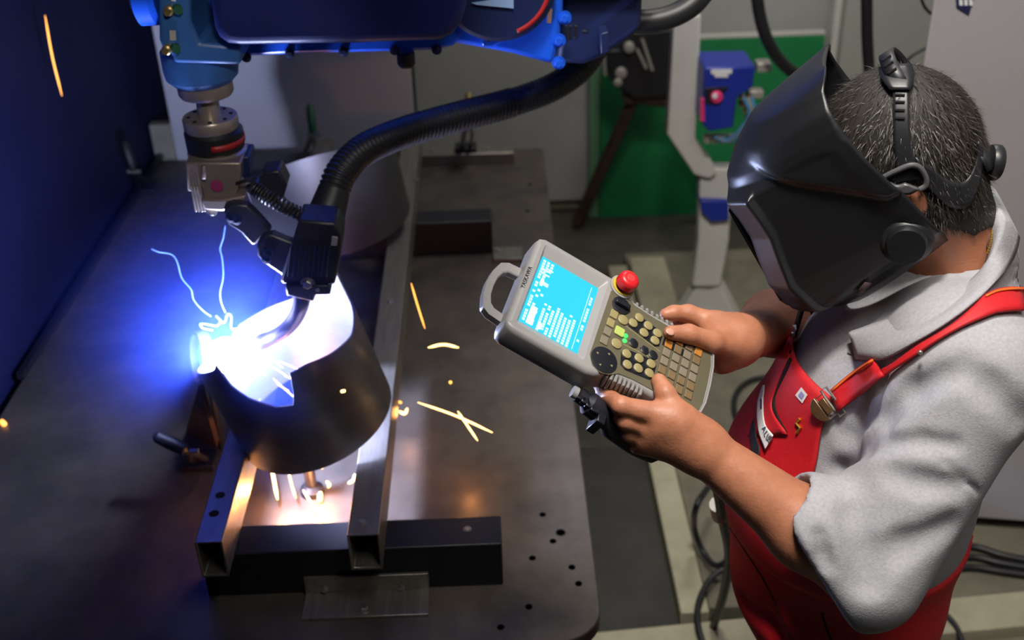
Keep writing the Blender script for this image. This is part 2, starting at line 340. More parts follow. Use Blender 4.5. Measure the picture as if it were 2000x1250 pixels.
# black props under the pipe
pp = thing('support_post', 'black threaded support post under the pipe bottom', 'post', Uz(610, 962, .74))
b0 = Uz(610, 962, .74); mb = MB(); mb.cyl(b0, b0+np.array([0, 0, .11]), .0115); mb.build('post_rod', m_black, pp)
MB().lathe([(.024, 0), (.024, .012), (.013, .02)], b0, (0, 0, 1), 20).build('post_foot', m_black, pp)
# dark toggle clamps
def toggle(label, base, tip, mid, group='toggle clamps on the table', hm=None):
    t = thing('toggle_clamp', label, 'clamp', base, group); base = np.array(base); tip = np.array(tip); mid = np.array(mid)
    d = nrm(tip-mid)
    MB().box(base+np.array([0, 0, .008]), (.07, .06, .016)).build('foot_plate', m_dark, t, bevel=.002)
    mb = MB(); mb.tube([base+np.array([-.012, 0, .01]), (base+mid)/2+np.array([-.012, 0, 0]), mid], .009, 8); mb.tube([base+np.array([.014, 0, .01]), (base+mid)/2+np.array([.016, 0, 0]), mid], .007, 8)
    mb.build('lever_arm', m_grey if hm else m_dark, t)
    L_ = np.linalg.norm(tip-mid); mb = MB(); mb.lathe([(.006, 0), (.013, L_*.12), (.014, L_*.5), (.012, L_*.9), (.005, L_)], mid, d, 14); mb.build('hand_grip', hm or m_black, t)
    MB().cyl(mid-np.array([.02, 0, 0]), mid+np.array([.02, 0, 0]), .006, seg=10).build('pivot_pin', m_bolt, t)
toggle('black toggle clamp with raised handle at the navy screen', Uz(285, 372, .74), U(241, 276, 3.42), U(262, 335, 3.45))
toggle('toggle clamp standing before the white sheet on the dark stop bar', (-.60, 3.46, .785), U(604, 203, 3.55), U(612, 262, 3.55), hm=m_handle)
toggle('brass coloured toggle clamp on the bare steel stop bar', (-.09, 3.51, .78), U(915, 180, 3.6), U(917, 232, 3.6), hm=m_brass)
toggle('dark lying toggle clamp left of the pipe near the left tube', Uz(392, 905, .74), U(300, 850, 2.26), U(368, 882, 2.27))
b = thing('corner_plate', 'upright rusty triangular plate left of the left tube', 'plate', Uz(410, 870, .74))
A_, B_, C_ = Uz(424, 876, .74), Uz(362, 846, .74), U(388, 752, 2.22)
mb = MB(); mb.add([A_, B_, C_, A_+np.array([.008, .006, 0]), B_+np.array([.008, .006, 0]), C_+np.array([.008, .006, 0])], [(0, 1, 2), (5, 4, 3), (0, 3, 4, 1), (1, 4, 5, 2), (2, 5, 3, 0)]); mb.build('plate_body', m_rust, b, smooth=0)
# ------------------------------------------------------------ welding robot
m_rb = mat('robot_blue', (.010, .10, .68), .3, 0, scale=6, col2=(.009, .088, .60))
m_rbl = mat('robot_blue_pale', (.035, .13, .36), .4, 0, scale=6, col2=(.03, .11, .32))
m_cov = mat('robot_cover', (.010, .018, .13), .42, 0, scale=6, col2=(.009, .016, .11))
m_mot = mat('motor_navy', (.008, .016, .07), .45)
m_tan = mat('flange_metal', (.46, .40, .34), .35, .6, scale=20, col2=(.38, .33, .28))
m_alu = mat('bracket_alu', (.33, .27, .22), .4, .5, scale=20, col2=(.27, .22, .18))
m_red = mat('red_marking', (.42, .02, .02), .45)
m_torch = mat('torch_black', (.018, .018, .03), .35)
m_neck = mat('torch_neck', (.22, .2, .24), .3, .7)
rob = thing('welding_robot', 'blue industrial robot arm reaching across the top over the table', 'robot', (.2, 2.15, 1.6))
def pxprism(name, m, pts, y, depth, parent, bevel=.004, seg=2, smooth=35):
    P = [Uy(a[0], a[1], y) for a in pts]; poly = [(p[0], p[2]) for p in P]
    return MB().prism(poly, (0, y, 0), (1, 0, 0), (0, 0, 1), (0, depth, 0)).build(name, m, parent, bevel=bevel, seg=seg, smooth=smooth)
fl = [(366, -60), (367, 30), (370, 60), (384, 86), (412, 107), (442, 113), (478, 111), (580, 106), (850, 99), (886, 90), (905, 66), (919, 30), (924, -60)]
pxprism('forearm_flange', m_rb, fl, 1.975, .03, rob, .006)
cv = [(405, -60), (409, 0), (416, 56), (426, 76), (444, 89), (470, 92), (700, 88), (860, 82), (884, 70), (902, 45), (912, 10), (913, -60)]
pxprism('side_cover', m_cov, cv, 1.79, .19, rob, .016, 4)
bd = [(380, -60), (384, 40), (420, 80), (850, 78), (905, 20), (905, -60)]
pxprism('forearm_body', m_rb, bd, 2.0, .2, rob, .02, 3)
for a in ((378, 31), (443, 109), (481, 112), (566, 105), (671, 101), (771, 98), (853, 97)):
    bolt('cover_bolt', Uy(*a, 1.975), .006 if a[0] > 400 else .009, rob, (0, -1, 0), m_mot)
MB().lathe([(.016, 0), (.016, -.02), (.012, -.026)], Uy(792, 102, 1.98), (0, 0, 1), 18).build('rubber_bumper', m_black, rob)
# wrist
wr = pxprism('wrist_housing', m_rbl, [(308, -60), (310, 78), (316, 96), (336, 108), (338, 124), (470, 128), (468, 90), (390, 84), (372, 40), (371, -60)], 1.84, .17, rob, .008, 3)
MB().lathe([(.0, -.0), (.05, 0), (.058, .008), (.058, .034), (.046, .04)], Uy(312, -22, 1.91), (-1, 0, 0), 36).build('wrist_cap', m_rb, wr)
for a in ((332, 18), (328, 94)):
    p = Uy(*a, 1.84); mb = MB(); mb.lathe([(.008, 0), (.008, .012), (.005, .014), (.005, .022)], p, (0, -1, 0), 14); mb.build('grease_nipple', m_brass, wr)
    MB().lathe([(.0075, .0), (.0075, .014)], p+np.array([.012, -.002, .002]), (.4, -1, 0), 12).build('nipple_cap', m_handle, wr)
pxprism('type_plate', mat('plate_cream', (.45, .42, .36), .5), [(331, 60), (343, 60), (344, 79), (332, 79)], 1.838, .003, wr, 0)
pxprism('type_plate', m_label, [(334, -8), (343, -8), (343, 3), (334, 2)], 1.838, .003, wr, 0)
WX = Uy(404, 200, 1.91)[0]
def zz(py): return Uy(405, py, 1.91)[2]
def vl(name, m, prof, parent, dx=0, dy=0): return MB().lathe([(r, z) for r, z in prof], (WX+dx, 1.91+dy, 0), (0, 0, 1), 40).build(name, m, parent, smooth=30)
vl('gearbox', m_rbl, [(.05, zz(158)), (.061, zz(146)), (.063, zz(132)), (.063, zz(95))], rob)
vl('output_ring', m_tan, [(.044, zz(184)), (.047, zz(178)), (.047, zz(157))], rob, .002)
vl('output_shaft', m_tan, [(.0195, zz(226)), (.0195, zz(180))], rob, .001)
tf = vl('tool_flange', m_tan, [(.046, zz(250)), (.0475, zz(247)), (.0475, zz(229)), (.046, zz(226)), (.02, zz(226))], rob, .001)
for k in range(8):
    t_ = k*math.pi/4+.2; MB().lathe([(.0035, 0), (.0035, .0015), (.002, .0016)], (WX+.001+.036*math.cos(t_), 1.91+.036*math.sin(t_), zz(226)), (0, 0, 1), 10).build('cap_screw', m_hole, tf)
cs = vl('collision_sensor', m_black, [(.047, zz(290)), (.050, zz(286)), (.051, zz(255)), (.046, zz(249))], rob, .003)
P = [[(WX+.003+.0518*math.cos(a), 1.91+.0518*math.sin(a), zz(277 if k else 266)-.003*j) for j, k in ((0, 0), (0, 1))] for a in np.linspace(-1.5, .5, 14)]
MB().grid(P).build('warning_band', m_red, cs, solid=.001)
vl('lower_ring', m_tan, [(.048, zz(312)), (.052, zz(308)), (.052, zz(293)), (.047, zz(290))], rob, .004)
# bracket block with ribs
blk = pxprism('bracket_block', m_alu, [(361, 318), (470, 318), (470, 352), (461, 383), (397, 391), (386, 376), (366, 374)], 1.85, .09, rob, .003)
for k in range(5):
    p = Uy(371+k*6, 345, 1.848); MB().bx(p[0]-.0016, p[0]+.0016, 1.844, 1.85, zz(371)-.012, zz(322)-.012).build('cooling_rib', m_alu, blk, bevel=.0006)
MB().lathe([(.004, 0), (.01, .001), (.011, .002)], Uy(424, 362, 1.848), (0, -1, 0), 20).build('red_stamp', mat('stamp_red', (.3, .03, .1), .5), blk)
MB().hexa([Uy(*a, 1.85)+np.array([0, .0, 0]) for a in ((393, 322), (403, 322), (403, 352), (393, 352))]+[Uy(*a, 1.835) for a in ((394, 324), (402, 324), (402, 350), (394, 350))]).build('latch_lug', m_alu, blk, bevel=.002)
pxprism('side_box', m_mot, [(446, 306), (486, 306), (488, 346), (462, 350), (446, 345)], 1.88, .06, blk, .003)
lc = pxprism('lower_clamp', m_alu, [(391, 390), (433, 391), (480, 382), (470, 405), (433, 413), (399, 410)], 1.835, .07, rob, .003)
bolt('bolt', Uy(415, 412, 1.85), .007, lc, (0, 0, -1))
# elbow at the right
eb = pxprism('elbow_casting', m_rb, [(880, 84), (925, 92), (1000, 106), (1074, 126), (1084, 122), (1094, 80), (1100, 20), (1101, -60), (880, -60)], 1.985, .25, rob, .012, 3)
c0 = Uy(972, -42, 1.985)
MB().lathe([(.10, 0), (.10, .03), (.092, .036), (.02, .036)], c0, (0, -1, 0), 48).build('elbow_disc', m_mot, eb)
P = [[c0+np.array([r*math.cos(a), -.0372, r*math.sin(a)]) for r in (.083, .0905)] for a in np.linspace(-1.22, -.25, 16)]
MB().grid(P).build('red_arc_sticker', m_red, eb, solid=.0008)
pl = pxprism('end_plate', m_rb, [(938, 84), (944, 70), (966, 58), (990, 58), (994, 66), (984, 82), (960, 93), (944, 94)], 1.965, .02, eb, .004)
for a in ((955, 76), (978, 64)): MB().lathe([(.001, 0), (.0055, 0), (.006, -.001)], Uy(*a, 1.9645), (0, -1, 0), 14).build('screw_hole', m_hole, pl)
tri = [Uy(*a, 1.946) for a in ((921, 5), (1003, -6), (1003, 16), (930, 9))]
MB().hexa(tri+[p+np.array([0, -.0015, 0]) for p in tri]).build('warning_label', mat('label_blue', (.25, .38, .62), .5), eb, smooth=0)
pxprism('orange_tag', mat('tag_tan', (.45, .25, .12), .5), [(1071, 16), (1079, 18), (1076, 46), (1068, 44)], 1.983, .003, eb, 0)
for a in ((1103, 34), (1092, 78), (1091, 122)): bolt('flange_bolt', Uy(*a, 1.985), .008, eb, (0, -1, 0), m_rb)
mt = pxprism('motor_housing', m_mot, [(1086, 124), (1140, 127), (1178, 112), (1236, 72), (1252, 56), (1258, -60), (1101, -60), (1098, 40)], 2.03, .2, rob, .01, 3)
for x_ in (1104, 1112, 1122): pxprism('embossed_bar', MATS['black_rubber'], [(x_, 50), (x_+5, 50), (x_+5, 76), (x_, 76)], 2.0285, .004, mt, .0005)
pxprism('embossed_bar', MATS['black_rubber'], [(1137, 60), (1149, 60), (1149, 64), (1137, 64)], 2.0285, .004, mt, .0005)
pxprism('hose_bracket', m_mot, [(1172, 66), (1188, 62), (1190, 102), (1174, 106)], 1.99, .05, mt, .002)
# shoulder link that carries the arm up to the gantry above the frame
e0 = Uy(1100, -80, 2.1); MB().bx(e0[0]-.10, e0[0]+.16, 2.0, 2.26, e0[2]-.05, 3.0).build('upper_link', m_rb, rob, bevel=.03, seg=3)
MB().lathe([(.2, 0), (.2, .12), (.16, .2), (.16, .9)], (e0[0]+.03, 2.13, 3.0), (0, 0, 1), 40).build('ceiling_mount', m_rb, rob)
# ------------------------------------------------------------ torch
tc = thing('welding_torch', 'black welding torch with bent neck clamped under the robot wrist', 'torch', U(600, 510, 2.05))
l1 = pxprism('upper_link', m_torch, [(436, 404), (452, 398), (482, 400), (508, 426), (530, 452), (514, 462), (500, 478), (492, 480), (470, 455), (446, 440), (438, 424)], 1.815, .022, tc, .004)
l2 = pxprism('lower_link', m_torch, [(512, 462), (532, 458), (560, 470), (592, 480), (596, 540), (550, 540), (548, 536), (512, 512), (502, 500), (502, 476)], 1.79, .022, tc, .004)
for a, y, l in (((462, 428), 1.813, l1), ((452, 424), 1.813, l1), ((525, 492), 1.788, l2), ((522, 504), 1.788, l2)): MB().lathe([(.010, 0), (.010, .004), (.005, .005), (.005, .002)], Uy(*a, y), (0, -1, 0), 16).build('hex_screw', m_mot, l)
pxprism('rear_arm', m_torch, [(478, 366), (500, 356), (560, 410), (600, 440), (590, 480), (540, 470), (500, 430)], 1.85, .04, tc, .004)
body = pxprism('torch_body', m_torch, [(583, 430), (655, 436), (667, 462), (664, 500), (654, 556), (634, 560), (552, 556), (547, 548), (562, 500)], 1.77, .07, tc, .006)
for k in range(9):
    a, b_ = Uy(568+k*9.5, 482, 1.768), Uy(562+k*9.5, 540, 1.768); MB().tube([a, b_], .0016, 6).build('body_groove', m_mot, body)
pxprism('body_foot', m_torch, [(556, 557), (640, 558), (646, 576), (616, 577), (612, 590), (560, 578)], 1.765, .06, body, .003)
bolt('chrome_screw', Uy(601, 553, 1.77), .0085, body, (0, -1, 0)); bolt('small_screw', Uy(620, 566, 1.765), .0028, body, (0, -1, 0))
pxprism('body_clip', m_grey, [(648, 462), (660, 464), (658, 480), (646, 480)], 1.767, .004, body, .001)
N = [U(590, 576, 2.055), U(586, 600, 2.06), U(572, 628, 2.075), U(548, 650, 2.09), U(515, 666, 2.12), U(478, 681, 2.148)]
Nn = spline(N, 6); r_ = np.interp(np.arange(len(Nn)), [0, 6, 18, 22, 24, len(Nn)-1], [.0165, .0145, .0125, .0125, .0145, .012])
MB().tube(Nn, r_, 18).build('neck', m_neck, tc)
MB().tube([U(490, 677, 2.145), U(474, 683, 2.152)], [.0105, .009], 16).build('nozzle', mat('nozzle_copper', (.4, .25, .15), .35, .8), tc)
MB().tube([U(630, 445, 2.055), U(640, 410, 2.055), U(652, 372, 2.06)], [.034, .033, .029], 24).build('hose_boot', m_black, tc)
# coiled wire from bracket block to torch
ax = spline([U(492, 364, 1.99), U(520, 384, 1.99), U(560, 406, 1.99), U(600, 424, 2.0), U(636, 434, 2.01)], 70); n = len(ax); turns = 22
T = np.gradient(ax, axis=0); T /= np.linalg.norm(T, axis=1)[:, None]; u = np.cross(T, [0, 1., 0]); u /= np.linalg.norm(u, axis=1)[:, None]; v_ = np.cross(T, u)
ph = np.linspace(0, turns*2*math.pi, n)[:, None]
tag(MB().tube(ax+.0115*(u*np.cos(ph)+v_*np.sin(ph)), .0022, 6).build('coiled_cable', m_black), 'black coiled cable stretched between robot bracket and torch', 'cable')
cb = spline([U(462, 358, 2.0), U(480, 354, 1.99), U(498, 360, 1.99)], 6); MB().tube(cb, .003, 8).build('cable_lead', m_black, tc)
MB().tube([U(540, 358, 2.06), U(550, 326, 2.06)], .004, 8).build('wire_guide', m_brass, tc)
pxprism('guide_block', m_torch, [(510, 338), (545, 332), (560, 362), (552, 392), (512, 380)], 1.88, .05, tc, .004)
# ------------------------------------------------------------ hoses
def hose(name, label, pts, r, ribs=0, m=m_black, n=10, cat='hose', group=None):
    S_ = spline(pts, n)
    if ribs:
        L_ = np.r_[0, np.cumsum(np.linalg.norm(np.diff(S_, axis=0), axis=1))]; k = int(L_[-1]/.0022); s = np.linspace(0, L_[-1], k)
        S_ = np.stack([np.interp(s, L_, S_[:, i]) for i in range(3)], 1); rr = r*(1+.07*np.where((np.arange(k)//2) % 2, 1, -1)*np.where(s < L_[-1]*ribs, 1, .15))
        o = MB().tube(S_, rr, 20).build(name, m, smooth=180)
    else: o = MB().tube(S_, r, 14).build(name, m)
    return tag(o, label, cat, group)
hose('torch_hose', 'thick black corrugated hose curving from the torch up to the robot elbow',
     [U(650, 378, 2.06), U(668, 335, 2.07), U(712, 292, 2.10), U(790, 258, 2.15), U(890, 229, 2.20), U(990, 203, 2.25), U(1070, 175, 2.27), U(1125, 140, 2.28), U(1160, 95, 2.28), U(1180, 30, 2.28)], .0275, .62)
hose('cable_hose', 'thick black hose sagging over the robot elbow at top', [U(1100, -60, 2.1), U(1118, -8, 2.1), U(1160, 22, 2.1), U(1225, 40, 2.1), U(1290, 38, 2.1), U(1345, 14, 2.1), U(1385, -30, 2.1)], .0215)
hose('cable_hose', 'dark hose hanging left of the helmet before the green screen', [Uy(1475, -40, 3.4), Uy(1484, 30, 3.4), Uy(1502, 85, 3.4), Uy(1535, 130, 3.42), Uy(1590, 165, 3.45), Uy(1660, 180, 3.5)], .019)
hose('cable_hose', 'black hose hanging straight down behind the top of the helmet', [Uy(1692, -60, 3.2), Uy(1693, 20, 3.2), Uy(1694, 80, 3.2), Uy(1700, 160, 3.2), Uy(1715, 260, 3.2), Uy(1720, 420, 3.2)], .0165)
hose('thin_cable', 'thin dark cable running from the cabinet edge behind the head', [Uy(1830, 86, 2.9), Uy(1800, 98, 2.9), Uy(1772, 118, 2.9), Uy(1750, 160, 2.9), Uy(1745, 260, 2.9)], .004, cat='cable')
hose('thin_cable', 'thin dark cable looping at the top of the cabinet edge', [Uy(1795, -20, 2.9), Uy(1804, 10, 2.9), Uy(1818, 26, 2.9), Uy(1840, 36, 2.9)], .004, cat='cable')
# ------------------------------------------------------------ torch service stand
sd = thing('service_stand', 'white cranked post stand with blue torch cleaning unit', 'stand', (.78, 3.6, .045))
pxs = lambda n_, m, pts, y, d, b=.004: pxprism(n_, m, pts, y, d, sd, b)
pxs('post', m_white, [(1318, 34), (1370, 30), (1358, 274), (1392, 318), (1400, 340), (1386, 350), (1356, 342), (1303, 262)], 3.56, .06, .006)
pxs('lower_post', m_white, [(1368, 330), (1432, 330), (1424, 470), (1408, 560), (1352, 560), (1364, 470)], 3.58, .06, .006)
b0 = Uz(1385, 585, .045)
for d in ((-.12, -.02, 0), (.11, -.06, 0), (.05, .14, 0)):
    d = np.array(d); s_ = nrm(np.cross(d, [0, 0, 1]))*.028; c = np.array([.763, 3.63, 0])
    MB().hexa([c+s_+[0, 0, .05], c-s_+[0, 0, .05], c+d-s_+[0, 0, .047], c+d+s_+[0, 0, .047], c+s_*.8+[0, 0, .27], c-s_*.8+[0, 0, .27], c+d-s_+[0, 0, .062], c+d+s_+[0, 0, .062]]).build('foot_leg', m_white, sd, bevel=.004)
MB().bx(.68, .85, 3.56, 3.72, .045, .052).build('base_plate', m_white, sd, bevel=.002)
pxs('collar', m_bluep, [(1368, 392), (1424, 394), (1424, 430), (1390, 434), (1370, 415)], 3.555, .1, .004)
u_ = pxs('cleaner_unit', m_bluep, [(1376, 132), (1476, 130), (1470, 172), (1440, 190), (1432, 250), (1384, 258), (1370, 240), (1374, 170)], 3.44, .16, .006)
pxprism('dial_plate', m_black, [(1376, 172), (1424, 170), (1410, 186), (1406, 204), (1378, 204)], 3.436, .006, u_, .001)
MB().lathe([(.019, 0), (.019, .012), (.015, .016)], Uy(1399, 188, 3.438), (0, -1, 0), 24).build('pink_dial', m_pink, u_)
MB().lathe([(.008, 0), (.008, .004)], Uy(1396, 187, 3.42), (0, -1, 0), 16).build('dial_cap', m_label, u_)
pxprism('name_plate', m_label, [(1389, 137), (1430, 136), (1429, 144), (1389, 145)], 3.436, .004, u_, 0)
pxprism('name_plate', m_label, [(1396, 145), (1422, 145), (1422, 151), (1396, 151)], 3.436, .004, u_, 0)
pxprism('pink_strip', m_pink, [(1369, 194), (1375, 192), (1376, 238), (1368, 236)], 3.432, .01, u_, 0)
for i, (a, r) in enumerate((((1490, 128), (.045, .05, .03)), ((1474, 182), (.05, .04, .026)), ((1450, 196), (.02, .03, .04)))):
    MB().box(Uy(*a, 3.5), r).build('valve_block', m_grey, u_, bevel=.004)
for i in range(4): MB().cyl(Uy(1447+3*i, 190+13*i, 3.46), Uy(1459+3*i, 196+13*i, 3.46), .009, seg=12).build('brass_fitting', m_brass, u_)
for i in range(3): MB().tube(spline([Uy(1452+i*8, 190, 3.44), Uy(1462+i*6, 214, 3.43), Uy(1455+i*4, 240, 3.44), Uy(1420+i*5, 275, 3.47), Uy(1396+i*7, 268, 3.47)], 6), .0045, 8).build('air_tube', (m_cyan, m_grey, m_cyan)[i], u_)
for i in range(4): MB().lathe([(.011, 0), (.014, .012), (.010, .03)], Uy(1382+i*15, 262, 3.5), (0, 0, -1), 12).build('hose_fitting', m_grey, u_)
# ------------------------------------------------------------ wire feeder on a rusty tripod
wf = thing('wire_feeder', 'black machine on a rusty tripod in front of the green screen', 'machine', (.55, 4.3, 0))
pxprism('housing', m_black, [(1206, 62), (1312, 58), (1312, 190), (1240, 196), (1206, 172), (1190, 155)], 4.2, .2, wf, .01)
pxprism('front_flange', mat('flange_cream', (.5, .47, .4), .5), [(1177, 104), (1184, 102), (1186, 148), (1180, 150)], 4.22, .12, wf, .003)
pxprism('roller_bracket', m_dark, [(1184, 100), (1212, 96), (1222, 120), (1216, 158), (1190, 156)], 4.18, .1, wf, .006)
for a, r in (((1212, 140), .022), ((1206, 158), .016), ((1228, 90), .02)): MB().lathe([(r, 0), (r, .02), (r*.6, .024)], Uy(*a, 4.19), (0, -1, 0), 18).build('feed_roller', m_grey, wf)
for a, b_ in (((1254, 76), (1274, 138)), ((1244, 96), (1262, 134))): MB().tube([Uy(*a, 4.185), Uy(*b_, 4.185)], .006, 8).build('guide_rod', m_grey, wf)
hb = Uy(1242, 190, 4.26)
MB().tube([hb+[0, .02, 0], Uz(1128, 447, 0)+[0, 0, .027]], .025, 10).build('leg', m_rust, wf); h2 = Uy(1322, 200, 4.26); MB().tube([h2, Uz(1392, 432, 0)+[0, 0, .027]], .022, 10).build('leg', m_rust, wf); MB().tube([hb+[0, .0, 0], h2], .026, 10).build('cross_bar', m_rust, wf)
MB().box(hb+[.03, .02, .0], (.16, .10, .03)).build('mount_plate', m_rust, wf, bevel=.003)
# ------------------------------------------------------------ floor cables
FZ = .066
hose('floor_cable', 'black cable looping on the floor left of the red trousers', [U(1392, 940, 3.1), Uz(1362, 985, .3), Uz(1356, 1030, .16), Uz(1372, 1075, .09), Uz(1400, 1105, .09), Uz(1440, 1080, .14)], .0085, cat='cable')
hose('floor_cable', 'black cable crossing the cream cross beam beside the worker', [Uz(1470, 1140, FZ+.02), Uz(1420, 1112, FZ+.03), Uz(1385, 1135, FZ+.02), Uz(1364, 1180, FZ+.015), Uz(1364, 1225, FZ+.012), Uz(1380, 1275, FZ)], .0085, cat='cable')
hose('floor_cable', 'black cable loop on the pale slab behind the far forearm', [Uz(1520, 735, .055), Uz(1470, 742, .055), Uz(1440, 765, .055), Uz(1434, 800, .055), Uz(1450, 830, .055), Uz(1500, 850, .055)], .0095, cat='cable')
hose('floor_cable', 'black cable on the cream beam at the lower right corner', [Uz(1790, 1165, FZ), Uz(1835, 1190, FZ+.008), Uz(1868, 1225, FZ), Uz(1885, 1275, .05)], .007, cat='cable')
for i in range(3): hose('floor_cable', ('top', 'middle', 'lowest')[i]+' of three black cables in the shade under the cabinet', [Uz(1840, 1075+18*i, .06), Uz(1900, 1068+20*i, .058), Uz(1960, 1085+16*i, .058), Uz(2040, 1100+14*i, .058)], .010, cat='cable')
# ------------------------------------------------------------ teach pendant
m_pgrey = mat('pendant_grey', (.30, .29, .285), .38, 0, scale=40, col2=(.285, .275, .27))
m_memb = mat('pendant_membrane', (.105, .092, .054), .5)
m_kdark = mat('key_dark', (.010, .011, .016), .35)
m_kyel = mat('key_cream', (.29, .24, .105), .4)
m_kbrown = mat('key_brown', (.17, .115, .055), .45)
m_kora = mat('key_orange', (.42, .17, .03), .45)
m_kgrey = mat('key_grey', (.20, .165, .12), .45)
PO = np.array([.0578, 1.332, 1.5387]); pu = nrm((.8389, -.1232, -.5302)); pv = np.array([-.3075, -.911, -.2748]); pv = nrm(pv-pu*(pu@pv)); pn = np.cross(pv, pu)
PR = np.stack([pu, -pv, pn], 1)
def PL(u, v, z): return PO+(pu*u+pv*v+pn*z)/1000      # pendant millimetres -> world
def PX(px, py, h):                                     # measured point on the pendant face, height h mm
    d = ray(px, py); q = PO+pn*h/1000; t = ((q-CAM)@pn)/(d@pn); p = CAM+d*t-PO; return PL(p@pu*1000, p@pv*1000, h)
pd = thing('teach_pendant', 'grey robot teach pendant with glowing cyan screen held in both hands', 'controller', PO, R=PR)
def pp2(pts): return [(u/1000, -v/1000) for u, v in pts]
def plate(name, m, pts, z0, z1, parent=pd, bevel=0, seg=2, smooth=35):
    p = pp2(pts)
    if sum(p[i][0]*p[(i+1) % len(p)][1]-p[(i+1) % len(p)][0]*p[i][1] for i in range(len(p))) < 0: p = p[::-1]
    return MB().prism(p, (0, 0, z0/1000), (1, 0, 0), (0, 1, 0), (0, 0, (z1-z0)/1000)).build(name, m, parent, bevel=bevel, seg=seg, smooth=smooth, local=True)
def rr(u0, u1, v0, v1, r): return rrect(u0, u1, v0, v1, r)
# housing: wide head with the screen well, waisted lower half
def housing(z0, z1, o):
    c = 56; up = [(-16+o, 97), (-16+o, -15)]
    far = [(-16+o, -14), (-12, -22+o*.6), (-4, -27+o), (104, -27+o), (116, -24+o), (126, -16+o), (140, -9+o), (165, -6+o), (200, -7+o), (235, -9+o), (255, -9+o), (266, -5+o*.8), (273-o, 8), (277-o, 30), (278.5-o, 57)]
    near = [(u, 2*c+1-v_) for u, v_ in far[::-1]]
    return far+near[1:]
hs = MB(); levels = [(-34, 7), (-33, 2.5), (-29, .4), (-20, 0), (0, 0), (4, 1.2), (6.5, 4.5), (7, 8)]
P = []
for z, o in levels: P.append([(u/1000, -v_/1000, z/1000) for u, v_ in housing(0, 0, o)])
hs.grid(P, closed=True)
n_ = len(P[0]); hs.f += [tuple(range(n_))]     # back
# front ring around the screen well is made of face strips: outer outline -> well outline
well = rr(-3, 96, -16, 127, 4)
top_ = [(p[0]*1000, -p[1]*1000) for p in P[-1]]
import bmesh
from mathutils.geometry import tessellate_polygon
vo = [Vector((a, b, 0)) for a, b in top_]; vi = [Vector((a, b, 0)) for a, b in well]
tri = tessellate_polygon([vo, vi]); allp = top_+well
hs.add([(a/1000, -b/1000, .007) for a, b in allp], tri)
hs.add([(a/1000, -b/1000, .007) for a, b in well]+[(a/1000, -b/1000, .0) for a, b in rr(1, 87.5, -1, 116, 1)], [(i, (i+1) % len(well), len(well)+(i+1) % len(well), len(well)+i) for i in range(len(well))])
hs.build('housing', m_pgrey, pd, smooth=40, local=True)
# screen: emissive cyan panel with rows of brighter characters
ms = bpy.data.materials.new('screen_cyan'); ms.use_nodes = True; N = ms.node_tree.nodes; Lk = ms.node_tree.links
bs = N['Principled BSDF']; bs.inputs['Base Color'].default_value = (.0, .02, .03, 1); bs.inputs['Roughness'].default_value = .3
bs.inputs['Emission Color'].default_value = (.04, .72, 1, 1); bs.inputs['Emission Strength'].default_value = 1.0
scr = plate('screen', ms, rr(.5, 88, -1.5, 116.5, .5), -.6, .2, smooth=0)
mt_ = mat('screen_text', (.1, .2, .2), .5, emit=(.62, .97, 1), estr=1.15)
mw_ = mat('screen_white', (.1, .2, .2), .5, emit=(.95, .97, 1), estr=1.1)
def rows():
    b = MB(); r2 = random.Random(3)
    def bit(u0, u1, v0, v1): b.box(((u0+u1)/2000, -(v0+v1)/2000, .0004), ((u1-u0)/1000, (v1-v0)/1000, .0004))
    for i in range(3):                                    # menu rows at the top of the display
        for k in range(22):
            if r2.random() < (.75, .8, .55)[i]: bit(4+i*6, 8+i*6, 3+k*5, 6.5+k*5)
    for k in range(9): bit(4+r2.random()*12, 7+r2.random()*12+3, 14+k*3.4, 16.5+k*3.4)
    for i in range(8):                                    # list lines on the user's left (near side)
        for k in range(12-(i % 3)):
            if r2.random() < .86: bit(25+i*6.2, 28.8+i*6.2, 112-k*4.3, 115-k*4.3)
    bit(78, 78.8, 4, 114)
    for k in range(18):
        if r2.random() < .6: bit(81, 84.5, 20+k*5, 23.5+k*5)
    return b
rows().build('screen_text', mt_, scr, local=True, smooth=0)['kind'] = 'stuff'
for c_, d_ in (((.0145, -.098, .0006), (.009, .03, .0004)), ((.0285, -.107, .0006), (.005, .010, .0004)), ((.012, -.040, .0006), (.005, .008, .0004))): MB().box(c_, d_).build('screen_highlight', mw_, scr, local=True, smooth=0)
M_ = Matrix.Translation((-.0105, -.052, .0071))@Matrix.Rotation(math.pi/2, 4, 'Z')
text('YASKAWA', .0082, mat('print_dark', (.02, .02, .03), .5), 'brand_lettering', pd, M_)
# carrying loop at the head
hd = [(-14, 22), (-34, 24), (-44, 31), (-50, 50), (-52, 72), (-50, 92), (-44, 111), (-34, 117), (-14, 119)]
ho = pp2(hd); hi = pp2([(-14, 36), (-30, 38), (-36, 44), (-40, 56), (-41, 72), (-40, 86), (-36, 98), (-30, 103), (-14, 105)])
b = MB(); P = [[(*p, -.016) for p in ho], [(*p, -.028) for p in ho], [(*p, -.028) for p in hi], [(*p, -.016) for p in hi], [(*p, -.016) for p in ho]]
b.grid(P).build('carry_loop', m_pgrey, pd, bevel=.002, local=True)
